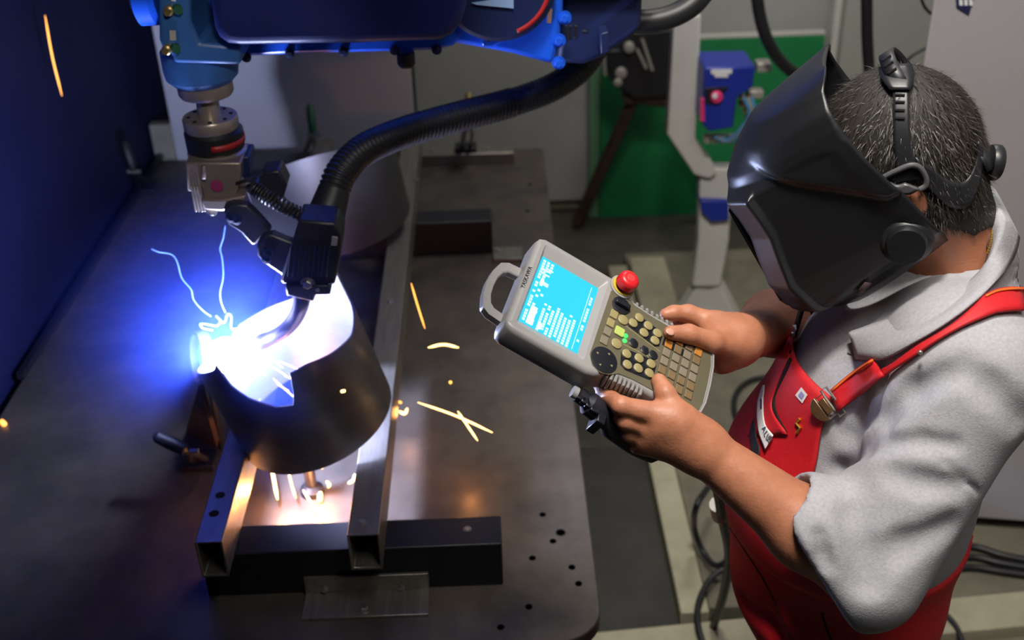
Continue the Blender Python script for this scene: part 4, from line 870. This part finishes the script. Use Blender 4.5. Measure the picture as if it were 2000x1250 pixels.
quadpatch('pocket', m_redc, [(1545, 676), (1506, 745), (1480, 800), (1462, 850)], [(1552, 672), (1517, 755), (1508, 800), (1538, 848)], .008, bib, solid=.003)
quadpatch('pocket_gap_shade', m_hole, [(1551, 668), (1520, 735), (1503, 775), (1512, 812), (1534, 846)], [(1559, 672), (1534, 730), (1514, 775), (1518, 808), (1538, 845)], .006, bib, nu=3)  # black strip laid in for the shade of the pocket opening
m_patch = mat('patch_white', (.72, .70, .68), .7)
pt = quadpatch('company_patch', m_patch, [(1490, 752), (1479, 790), (1481, 840), (1494, 878)], [(1493, 752), (1490, 790), (1494, 828), (1510, 850)], .014, bib)
m_pr = mat('patch_print', (.06, .06, .10), .6)
def print_on(name, body, pts, size, parent, off, m, surf=onbib):     # letters laid one by one along measured points
    pts = np.array(pts, float); n = len(body)
    for k, ch in enumerate(body):
        t = k/max(1, n-1)*(len(pts)-1); i = min(int(t), len(pts)-2); a = pts[i]+(pts[i+1]-pts[i])*(t-i); dr = nrm(pts[i+1]-pts[i]); pe_ = np.array([dr[1], -dr[0]])
        o = surf(a, off); ex = nrm(surf(a+dr*4, off)-o); ey = surf(a+pe_*4, off)-o; ey = nrm(ey-ex*(ey@ex)); ez = np.cross(ex, ey); o = o-np.array(LOC[parent.name])
        yield text(ch, size, m, name, parent, Matrix(((ex[0], ey[0], ez[0], o[0]), (ex[1], ey[1], ez[1], o[1]), (ex[2], ey[2], ez[2], o[2]), (0, 0, 0, 1))))
def joinm(name, objs, parent, m):
    V = []; F = []
    for o in objs:
        n = len(V); V += [tuple(v.co) for v in o.data.vertices]; F += [tuple(i+n for i in p.vertices) for p in o.data.polygons]; me_ = o.data; bpy.data.objects.remove(o)
    me = bpy.data.meshes.new(name); me.from_pydata(V, [], F); me.materials.append(m); o = bpy.data.objects.new(name, me); COL.objects.link(o); o.parent = parent; o['kind'] = 'stuff'; return o
joinm('patch_lettering', list(print_on('ltr', 'ALL®', [(1492, 838), (1497, 852), (1503, 858)], .013, pt, .017, m_pr)), pt, m_pr)
quadpatch('patch_stripe', m_pr, [(1485, 778), (1485, 800)], [(1488, 780), (1488, 798)], .0165, pt, nu=2, solid=.0006)
quadpatch('black_badge', mat('badge_black', (.012, .01, .014), .6), [(1471, 818), (1466, 850), (1468, 888), (1476, 898)], [(1473, 820), (1478, 856), (1484, 876), (1480, 896)], .014, bib)
dm = [(1565, 756), (1553, 772), (1567, 788), (1577, 771)]
P = [onbib(a, .004) for a in dm]; P2 = [onbib(a, .0055) for a in dm]; dl = MB().hexa(P+P2).build('diamond_patch', m_patch, bib, smooth=0)
P = [onbib((1565+(a[0]-1565)*.5, 772+(a[1]-772)*.5), .0056) for a in dm]; P2 = [onbib((1565+(a[0]-1565)*.5, 772+(a[1]-772)*.5), .0062) for a in dm]; MB().hexa(P+P2).build('diamond_mark', mat('mark_violet', (.30, .26, .55), .6), dl, smooth=0)
MB().tube([onbib(a, .006) for a in ((1562, 818), (1555, 826), (1563, 836), (1556, 846))], .0022, 8).build('gold_pin', mat('gold', (.75, .48, .08), .3, .9), bib)
def onshirt(a, off):
    p = shoot(SHP, CAM, ray(*a), off, .8, 2.4)[0]; return p
def strap(name, m, L_, R_, off, parent, solid=.003): return quadpatch(name, m, L_, R_, off, parent, nu=4, solid=solid, surf=onshirt)
br1 = strap('brace', m_redc, [(1623, 762), (1660, 731), (1704, 701)], [(1636, 804), (1680, 770), (1725, 733)], .012, pe, .004)
quadpatch('brace_edge', mat('edge_orange', (.75, .14, .01), .6), [(1623, 762), (1660, 731), (1704, 701)], [(1624.5, 765.5), (1661.5, 734.5), (1705.5, 704.5)], .0155, br1, nu=1, solid=.001, surf=onshirt)
br2 = strap('brace', m_redc, [(1722, 722), (1745, 710), (1790, 677), (1832, 652), (1868, 628), (1904, 596), (1925, 576), (1955, 564), (2000, 562), (2060, 572)], [(1724, 737), (1750, 718), (1796, 688), (1835, 662), (1880, 637), (1915, 622), (1940, 612), (1958, 608), (2000, 606), (2060, 618)], .008, pe, .004)
quadpatch('brace_edge', MATS['edge_orange'], [(1925, 576), (1955, 564), (2000, 562), (2060, 572)], [(1925.5, 579.5), (1955, 568), (2000, 566), (2060, 576)], .0115, br2, nu=1, solid=.001, surf=onshirt)
# clasp
cp = onbib((1608, 797), .010); ex = nrm(onshirt((1640, 775), .012)-onshirt((1618, 790), .012)); ez = nrm(CAM-cp); ey = nrm(np.cross(ez, ex)); ez = np.cross(ex, ey); Rc = np.stack([ex, ey, ez], 1)
cl_m = mat('clasp_brass', (.28, .22, .12), .3, .9); b = MB(); half = [(-.016*math.cos(a)-.001, .018*math.sin(a)) for a in np.linspace(-1.57, 1.57, 12)]
cl_o = b.prism(half[::-1], cp, ex, ey, ez*.004).build('clasp', cl_m, pe, bevel=.001)
lp = lambda x0, x1, y: [cp+ex*x0-ey*y, cp+ex*x1-ey*y, cp+ex*x1+ey*y, cp+ex*x0+ey*y]
MB().tube(lp(-.002, .012, .016)+lp(-.002, .012, .016)[:1], .0018, 8).build('clasp_loop', m_bolt, cl_o)
MB().tube(lp(.012, .022, .021)+lp(.012, .022, .021)[:1], .0016, 8).build('clasp_wire', m_bolt, cl_o)
MB().box(cp+ex*.006+ez*.003, (.01, .022, .004), Rc).build('clasp_tongue', cl_m, cl_o, bevel=.001)
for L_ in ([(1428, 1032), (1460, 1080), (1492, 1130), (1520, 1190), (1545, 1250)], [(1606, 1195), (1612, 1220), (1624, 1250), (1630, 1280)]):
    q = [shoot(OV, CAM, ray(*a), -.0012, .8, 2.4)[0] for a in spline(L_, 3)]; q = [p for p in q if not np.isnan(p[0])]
    if len(q) > 2: MB().tube(q, .003, 6).build('fold_shade_line', mat('fold_shade', (.06, .002, .004), .8), ov)  # dark tubes draw the crease shade along the seam lines
p_ = onshirt((1797, 688), .016); MB().ell(p_, .003).build('rivet', m_bolt, br2)
# far brace with its dark buckle
b = MB(); A_ = [onbib((1558, 654), .0)+np.array(q)*.001 for q in ((0, 0, 0), (6, 10, 14), (18, 30, 40), (40, 60, 75))]
P = [[a-LAT*.014, a+LAT*.014] for a in A_]; b.grid(P).build('far_brace', m_strap, pe, solid=.003, smooth=180)
MB().ell(onbib((1556, 660), .01), .0045).build('brace_stud', m_bolt, pe); MB().box(onbib((1577, 652), .004), (.006, .014, .016)).build('brace_clip', m_label, pe, bevel=.001)
MB().box(onshirt((1689, 693), .008), (.008, .004, .012), HR).build('button_tab', mat('tab_plum', (.12, .05, .07), .6), shirt, bevel=.001)
MB().tube(spline([onshirt((1655, 688), .002), onshirt((1672, 694), .002), onshirt((1690, 700), .002)], 4), .0008, 6).build('placket_seam', mat('seam_grey', (.16, .15, .19), .8), shirt)
# ------------------------------------------------------------ hair
def hu(p): q = p-HD; return q@HF*1000, q@HU*1000, q@HL*1000
xs, ys, zs = axis(.40, .72, h=.005), axis(1.27, 1.51, h=.005), axis(1.46, 1.82, h=.005)
Fh = sdf_grid(HEADP[:2]+HEADP[-1:], xs, ys, zs, .004); X, Y, Z = np.meshgrid(xs, ys, zs, indexing='ij', sparse=True)
fq = ((X-HD[0])*HF[0]+(Z-HD[2])*HF[2])*1000; uq = ((X-HD[0])*HU[0]+(Z-HD[2])*HU[2])*1000
def hairlim(f): return np.interp(f, [-90, -20, 10, 30, 50, 70], [-135, -132, -112, -75, -55, 30])
Fh = np.maximum(Fh, (hairlim(fq)-uq)/1000+0*Y); Fh = np.maximum(Fh, (fq-76)/1000+0*Y)
m_hair = bpy.data.materials.new('hair'); m_hair.use_nodes = True; N = m_hair.node_tree.nodes; Lk = m_hair.node_tree.links
g_ = N.new('ShaderNodeNewGeometry'); r_ = N.new('ShaderNodeValToRGB'); Lk.new(g_.outputs['Random Per Island'], r_.inputs[0]); Lk.new(r_.outputs[0], N['Principled BSDF'].inputs['Base Color'])
r_.color_ramp.elements[0].color = (.012, .009, .007, 1); r_.color_ramp.elements[0].position = .3; r_.color_ramp.elements[1].color = (.15, .135, .115, 1)
e_ = r_.color_ramp.elements.new(.8); e_.color = (.05, .038, .028, 1); N['Principled BSDF'].inputs['Roughness'].default_value = .45
P, Fc = surface_nets(Fh, xs, ys, zs); hc = np_obj('hair', P, Fc, mat('hair_base', (.018, .014, .011), .7), pe)
n = 20000; dirs = rng.normal(size=(n, 3)); dirs /= np.linalg.norm(dirs, axis=1)[:, None]
pts = shoot(HEADP[:2]+HEADP[-1:], HP(5, -30, 0)+dirs*.3, -dirs, .003, 0, .3); ok = ~np.isnan(pts[:, 0]); pts = pts[ok]
f_, u_, l_ = hu(pts); ok = (u_ > hairlim(f_)+2) & (f_ < 74); pts, f_, u_, l_ = pts[ok], f_[ok], u_[ok], l_[ok]
nn_ = gradn(HEADP[:2]+HEADP[-1:], pts); crown = HP(-40, 95, -10); fl_ = pts-crown; fl_ -= nn_*np.sum(fl_*nn_, 1)[:, None]; fl_ /= np.linalg.norm(fl_, axis=1)[:, None]+1e-6
fl_ = fl_+.35*rng.normal(size=fl_.shape); Ls = np.where(u_ < -90, .006, .012)*rng.uniform(.7, 1.3, len(pts)); sd_ = np.cross(nn_, fl_); sd_ /= np.linalg.norm(sd_, axis=1)[:, None]
wd = .00036; b0 = pts; mid_ = pts+(fl_*.6+nn_*.22)*Ls[:, None]*.6; tip_ = pts+(fl_*1.1+nn_*.16)*Ls[:, None]
V = np.stack([b0-sd_*wd, b0+sd_*wd, mid_+sd_*wd, mid_-sd_*wd, tip_], 1).reshape(-1, 3); k = np.arange(len(pts))[:, None]*5
hs_ = np_obj('hair_strands', V, np.concatenate([k+[0, 1, 2], k+[0, 2, 3], k+[3, 2, 4]]), m_hair, hc, smooth=False); hs_['kind'] = 'stuff'
# ------------------------------------------------------------ welding helmet with headgear
he = thing('welding_helmet', 'matte black welding helmet worn by the man, side pivot knob and dark visor', 'helmet', HD)
TB = np.array([(166, 30, 52, 2, 28), (165, 46, 64, 2, 28), (161, 78, 77, 2, 30), (156, 118, 89, 2.1, 34), (150, 158, 97, 2.2, 38), (130, 192, 106, 2.3, 42), (105, 220, 112, 2.5, 42), (79, 232, 115, 2.8, 40), (51, 231, 117, 3, 36), (23, 232, 117, 3, 30), (-15, 242, 117, 3, 22), (-50, 250, 116, 3, 17), (-96, 244, 108, 3, 13), (-112, 236, 100, 2.6, 13), (-130, 218, 86, 2.3, 14), (-148, 188, 66, 2.1, 18)], float)
us = np.concatenate([np.linspace(166, 161.5, 12), np.linspace(160, 96, 26), np.linspace(94, 76, 14), np.linspace(73, -104, 50), np.linspace(-108, -148, 18)])
col_ = lambda i, u: np.interp(u, TB[::-1, 0], TB[::-1, i])
tt = np.linspace(0, 1, 70); rowsH = []
def sm(a, b, x): t = np.clip((x-a)/(b-a), 0, 1); return t*t*(3-2*t)
for u0 in us:
    ff, w_, p_, fr = (col_(i, u0) for i in (1, 2, 3, 4))
    a = tt*math.pi/2; sf = fr+(ff-fr)*np.sin(a)**(2/p_); sl_ = w_*np.cos(a)**(2/p_)
    key = np.array([(0, fr, w_), (.06, fr+20, w_), (.12, fr+34, w_-3), (.40, ff-54, w_-9), (.44, ff-48, w_-9), (.50, ff-41, w_-2), (.54, ff-37, w_-3), (.76, ff-7, .63*w_), (.82, ff-1.5, .55*w_), (.9, ff, .35*w_), (1, ff, 0)])
    c = sm(94, 80, u0)*sm(-124, -102, u0); pf = np.interp(tt, key[:, 0], key[:, 1]); pl_ = np.interp(tt, key[:, 0], key[:, 2])
    F_ = sf*(1-c)+pf*c; L__ = sl_*(1-c)+pl_*c
    # raised brow panel on each upper side
    ua = u0
    edge = np.interp(F_, [40, 57, 90, 124, 150, 165], [-8, 6, 36, 64, 92, 112]); m_ = sm(0, 8, ua-edge)*sm(176, 140, F_)*sm(152, 122, ua)*sm(20, 40, L__)
    up_ = u0+36*sm(-50, -148, u0)*(1-np.clip((F_-20)/170, 0, 1))
    nrm_s = np.stack([np.gradient(L__), -np.gradient(F_)], 1); nrm_s /= np.linalg.norm(nrm_s, axis=1)[:, None]+1e-9
    F_ = F_-nrm_s[:, 0]*0+np.abs(nrm_s[:, 0])*m_*6; L__ = L__+np.abs(nrm_s[:, 1])*m_*7
    half = np.stack([F_, up_, L__], 1); other = half[::-1][1:].copy(); other[:, 2] *= -1; rowsH.append(np.vstack([half, other]))
G = [[HP(*q) for q in r_] for r_ in rowsH]
sh_ = MB().grid(G).build('shell', m_hel, he, smooth=180, solid=.003); sh_.modifiers['solid'].offset = -1
# front visor: frame and lens
vz = [(70, -60), (70, 60), (58, 66), (-78, 62), (-94, 52), (-94, -52), (-78, -62), (58, -66)]
vo_ = [HP(np.interp(u, [-96, -50, -15, 23, 79], [244, 250, 242, 232, 232])+2.5, u, l) for u, l in vz]; vi_ = [HP(np.interp(u, [-96, -50, -15, 23, 79], [244, 250, 242, 232, 232])+2.5, u*.82-3, l*.84) for u, l in vz]
b = MB(); b.grid([[p-HF*.004 for p in vo_], vo_, vi_, [p-HF*.004 for p in vi_]], closed=True).build('visor_frame', m_strap, he, smooth=30)
MB().add([p-HF*.002 for p in vi_], [tuple(range(8))]).build('visor_lens', m_lens, he, smooth=0)
# pivot knob and label
kp = HP(54, -70, 109); kb = MB().lathe([(.034, -.004), (.031, .004), (.026, .008), (.0245, .016), (.023, .0185), (.015, .019), (.001, .019)], kp, HL, 40).build('pivot_knob', m_hel, he, smooth=40)
MB().lathe([(.034, -.004), (.031, .004), (.026, .008), (.0245, .016), (.023, .0185), (.001, .019)], HP(54, -70, -109), -HL, 40).build('pivot_knob', m_hel, he, smooth=40)
P = [[HP(128, -96, 101.5), HP(150, -108, 95)], [HP(122, -103, 98.5), HP(145, -116, 91)]]
MB().grid(P).build('safety_label', mat('label_plum', (.06, .035, .04), .5), he, solid=.0006)
# headgear: crown strap, rear cradle, buckle, adjusting knob
hg = MB(); HE = HEADP[:2]+HEADP[-1:]
def onhead(a, off): return shoot(HE, CAM, ray(*a), off, .8, 2.2)[0]
hgo = quadpatch('crown_strap', m_strap, [(1750, 335), (1747, 290), (1745, 240), (1744, 190), (1741, 158)], [(1792, 328), (1780, 290), (1777, 240), (1776, 190), (1775, 158)], .009, he, nu=5, solid=.002, surf=onhead)
fs_, us_, ls_ = hu(onhead((1758, 165), .009))
P = []
for th in np.linspace(0, math.pi, 22):
    lz = ls_*math.cos(th) if th < 1.57 else 82*math.cos(th); uz = us_+(126-us_)*math.sin(th) if th < 1.57 else 20+106*math.sin(th)
    P.append([HP(fs_+d_, uz, lz) for d_ in (-10, 10)])
MB().grid(P).build('crown_loop', m_strap, hgo, solid=.002, smooth=180)
adj = quadpatch('strap_adjuster', m_strap, [(1722, 128), (1720, 150), (1738, 176)], [(1780, 126), (1786, 150), (1778, 176)], .013, hgo, nu=4, solid=.004, surf=onhead)
for k, y in enumerate((150, 160, 170, 182, 196, 212, 228)):
    q = [onhead(a, .0125 if k < 3 else .0105) for a in ((1748, y), (1768, y+1), (1767, y+4.5), (1749, y+4))]
    if not np.isnan(np.array(q)).any(): MB().hexa(q+[p+nrm(CAM-p)*.0022 for p in q]).build('strap_slot', m_hole, hgo, smooth=0)
for k in range(3):
    th = .55+.3*k; lz, uz = ls_*math.cos(th), us_+(126-us_)*math.sin(th); MB().box(HP(fs_, uz+1.6, lz+.6), (.012, .003, .0035), HR).build('strap_slot', m_hole, hgo, bevel=.0006)
quadpatch('rear_cradle', m_strap, [(1786, 305), (1820, 328), (1848, 350), (1878, 356), (1896, 340), (1908, 308), (1910, 275)], [(1800, 352), (1828, 386), (1860, 406), (1892, 402), (1908, 372), (1918, 325), (1918, 280)], .008, hgo, nu=5, solid=.003, surf=onhead)
kc = HP(-60, -60, 6); MB().lathe([(.012, 0), (.012, .008), (.022, .009), (.0235, .012), (.0235, .020), (.021, .023), (.001, .023)], kc, (.98, -.12, -.12), 28).build('adjust_knob', m_strap, hgo, smooth=40)
P = [HP(f, u, l) for f, u, l in ((-64, -50, 42), (-74, -56, 12), (-74, -60, -20), (-64, -58, -46))]
MB().grid([[p-HU*.014, p+HU*.014] for p in P]).build('rear_band', m_strap, hgo, solid=.004, smooth=180)
m_bk = mat('buckle_grey', (.09, .09, .095), .35)
B_ = [onhead(a, .016) for a in ((1726, 346), (1750, 334), (1778, 323), (1796, 327), (1808, 346), (1808, 362), (1796, 370))]
B_ = [p for p in B_ if not np.isnan(p[0])]; MB().tube(spline(B_, 5), .0036, 10).build('buckle_ring', m_bk, hgo)
quadpatch('buckle_pad', m_bk, [(1738, 356), (1752, 362), (1768, 358)], [(1756, 376), (1778, 378), (1796, 368)], .018, hgo, nu=4, solid=.006, surf=onhead)
quadpatch('side_strap', m_strap, [(1725, 340), (1760, 330), (1790, 318)], [(1735, 366), (1770, 358), (1802, 348)], .010, hgo, nu=4, solid=.003, surf=onhead)
# gold chain at the neck
cg = [shoot(HEADP+TOR, CAM, ray(*a), .003, .8, 2.2)[0] for a in ((1937, 452), (1936, 466), (1933, 480), (1928, 494))]; cg = [p for p in cg if not np.isnan(p[0])]
if len(cg) > 2:
    for p in spline(cg, 3): MB().ell(p, .0017, nu=6, nv=4).build('chain_link', MATS['gold'], pe)
# ------------------------------------------------------------ arc, smoke, sparks
m_arc = mat('arc_plasma', (1, 1, 1), .5, emit=(.50, .58, 1), estr=1550)
tag(MB().ell(ARC, .033, nu=24, nv=14).build('welding_arc', m_arc, smooth=180), 'blinding white welding arc at the torch tip on the pipe rim', 'arc')
m_sp = mat('spark_orange', (1, .5, .1), .5, emit=(1, .40, .07), estr=2.6); m_sp2 = mat('spark_white', (1, .8, .4), .5, emit=(1, .56, .18), estr=4.5)
def spark(label, pts, r=.0018, hot=False, surf=None):
    P = spline(pts, 6); n = len(P); rr_ = r*np.clip(np.sin(np.linspace(.25, math.pi-.25, n))*1.5, .35, 1)
    return tag(MB().tube(P, rr_, 8).build('spark', m_sp2 if hot else m_sp, smooth=180), label, 'spark', 'flying welding sparks')
spark('long orange spark streak high on the dark navy screen', [Ux(88, 30, -1.1), Ux(102, 110, -1.1), Ux(121, 187, -1.1)], .0022)
S3 = lambda a, z: Uz(a[0], a[1], z)
spark('straight spark falling right of the pipe above the table', [U(803, 553, 2.3), U(816, 598, 2.3), U(830, 642, 2.3)], .0018)
spark('short flat curved spark right of the pipe', [U(836, 679, 2.25), U(866, 673, 2.25), U(896, 679, 2.25)], .0028, True)
spark('long slanting spark crossing another right of the pipe', [U(816, 786, 2.2), U(890, 812, 2.2), U(962, 845, 2.2)], .0022, True)
spark('short steep spark crossing the long slanting one', [U(894, 803, 2.2), U(912, 830, 2.2), U(933, 861, 2.2)], .0022, True)
spark('tiny round spark between pipe and pendant', [U(878, 744, 2.2), U(880, 747, 2.2), U(882, 749, 2.2)], .003)
spark('round spark bead in front of the dark pipe wall', [U(665, 765, 2.0), U(670, 764, 2.0), U(675, 763, 2.0)], .003, True)
spark('hooked spark beside the right tube', [S3((779, 803), .80), S3((790, 808), .79), S3((796, 797), .80)], .003, True)
spark('spark dot at the right tube edge', [S3((779, 784), .84), S3((782, 786), .84), S3((784, 785), .84)], .0028)
spark('thick bright spark streak under the left of the pipe', [S3((528, 898), .80), S3((535, 938), .78), S3((542, 976), .76)], .0036, True)
spark('thin spark streak left of the support post', [S3((563, 920), .79), S3((570, 948), .77), S3((578, 973), .76)], .0024)
spark('slanting spark streak before the front beam', [S3((592, 957), .79), S3((610, 986), .775), S3((630, 1018), .76)], .0026, True)
spark('bright spark burst on the table by the support post', [S3((623, 958), .748), S3((625, 970), .747), S3((624, 980), .746)], .0055, True)
spark('forked spark rising under the pipe rim', [S3((628, 915), .80), S3((632, 908), .80), S3((645, 888), .81)], .0028, True)
spark('small spark at the dark pipe bottom rim', [S3((652, 886), .81), S3((656, 887), .81), S3((659, 889), .81)], .0026)
spark('small curled spark near the blue lit patch', [S3((637, 940), .76), S3((643, 946), .757), S3((641, 952), .756)], .0032, True)
spark('pair of glowing specks left of the right tube', [S3((680, 944), .76), S3((690, 938), .762), S3((693, 926), .765)], .0032, True)
spark('spark glowing on the rear arm of the torch', [U(554, 455, 2.2), U(555, 461, 2.2), U(555, 467, 2.2)], .003)
spark('second spark glowing between torch arm and body', [U(566, 458, 2.2), U(566, 464, 2.2), U(567, 470, 2.2)], .0026)
spark('dull red ember at the far left of the table', [Uz(2, 822, .745), Uz(6, 826, .745), Uz(10, 830, .745)], .006)
r4 = random.Random(5)
for k in range(7):          # spray from the arc into the open pipe
    a0 = (500+r4.uniform(-10, 60), 715+r4.uniform(-20, 40)); L_ = r4.uniform(25, 70); an = r4.uniform(.35, .75)
    spark(('first', 'second', 'third', 'fourth', 'fifth', 'sixth', 'last')[k]+' thin spark of the spray in the pipe mouth', [U(a0[0], a0[1], 2.19), U(a0[0]+L_*.5*math.cos(an), a0[1]+L_*.5*math.sin(an), 2.20), U(a0[0]+L_*math.cos(an), a0[1]+L_*math.sin(an), 2.21)], .0010, True)
for p, e in ((S3((624, 970), .775), 1.7), (S3((548, 955), .79), .9), (S3((792, 805), .80), .14), (S3((915, 900), .80), .2)):
    light('spark_glow', 'POINT', p, e, (1, .38, .10), .012)
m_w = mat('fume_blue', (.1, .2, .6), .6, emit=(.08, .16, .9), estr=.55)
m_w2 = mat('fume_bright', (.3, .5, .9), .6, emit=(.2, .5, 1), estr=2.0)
def wisp(label, pts, r, m): tag(MB().tube(spline(pts, 8), r, 6).build('fume_thread', m, smooth=180), label, 'fume', 'glowing threads of fume above the arc')
wisp('left wavy blue fume thread rising from the arc', [U(x, y, 2.2) for x, y in ((412, 618), (395, 605), (378, 585), (373, 565), (355, 543), (346, 512), (335, 497), (310, 492), (296, 486))], .0011, m_w)
wisp('upright blue fume thread straight above the arc', [U(x, y, 2.2) for x, y in ((440, 610), (432, 590), (430, 570), (436, 540), (434, 505), (430, 485), (436, 465), (440, 440))], .0012, m_w)
wisp('bright curled fume loop just above the arc', [U(x, y, 2.16) for x, y in ((415, 645), (395, 640), (392, 632), (410, 634), (424, 636), (430, 626), (422, 617), (428, 622), (438, 630), (444, 614), (452, 618), (452, 640), (462, 642), (478, 640), (500, 628), (508, 632), (492, 645), (470, 650))], .0014, m_w2)
# thin smoke volume around the arc, tinted blue to add its bloom
vm = bpy.data.materials.new('arc_bloom_smoke'); vm.use_nodes = True; N = vm.node_tree.nodes; Lk = vm.node_tree.links; N.remove(N['Principled BSDF'])
sc_ = N.new('ShaderNodeVolumeScatter'); sc_.inputs['Color'].default_value = (.07, .14, 1, 1); tc_ = N.new('ShaderNodeTexCoord'); ln = N.new('ShaderNodeVectorMath'); ln.operation = 'LENGTH'; Lk.new(tc_.outputs['Object'], ln.inputs[0])
mr = N.new('ShaderNodeMapRange'); mr.inputs['From Min'].default_value = 0; mr.inputs['From Max'].default_value = .38; mr.inputs['To Min'].default_value = 1; mr.inputs['To Max'].default_value = 0; Lk.new(ln.outputs['Value'], mr.inputs['Value'])
pw = N.new('ShaderNodeMath'); pw.operation = 'POWER'; pw.inputs[1].default_value = 2; Lk.new(mr.outputs[0], pw.inputs[0])
nz = N.new('ShaderNodeTexNoise'); nz.inputs['Scale'].default_value = 7; Lk.new(tc_.outputs['Object'], nz.inputs['Vector'])
m1 = N.new('ShaderNodeMath'); m1.operation = 'MULTIPLY'; Lk.new(pw.outputs[0], m1.inputs[0]); Lk.new(nz.outputs['Fac'], m1.inputs[1])
m2 = N.new('ShaderNodeMath'); m2.operation = 'MULTIPLY'; m2.inputs[1].default_value = 1.7; Lk.new(m1.outputs[0], m2.inputs[0]); Lk.new(m2.outputs[0], sc_.inputs['Density'])
Lk.new(sc_.outputs[0], N['Material Output'].inputs['Volume'])
sm_ = MB().ell((0, 0, 0), .38, nu=24, nv=14).build('arc_bloom_smoke', vm, smooth=180); sm_.location = tuple(ARC); sm_['kind'] = 'stuff'; tag(sm_, 'blue tinted smoke haze giving the bloom around the arc', 'smoke')
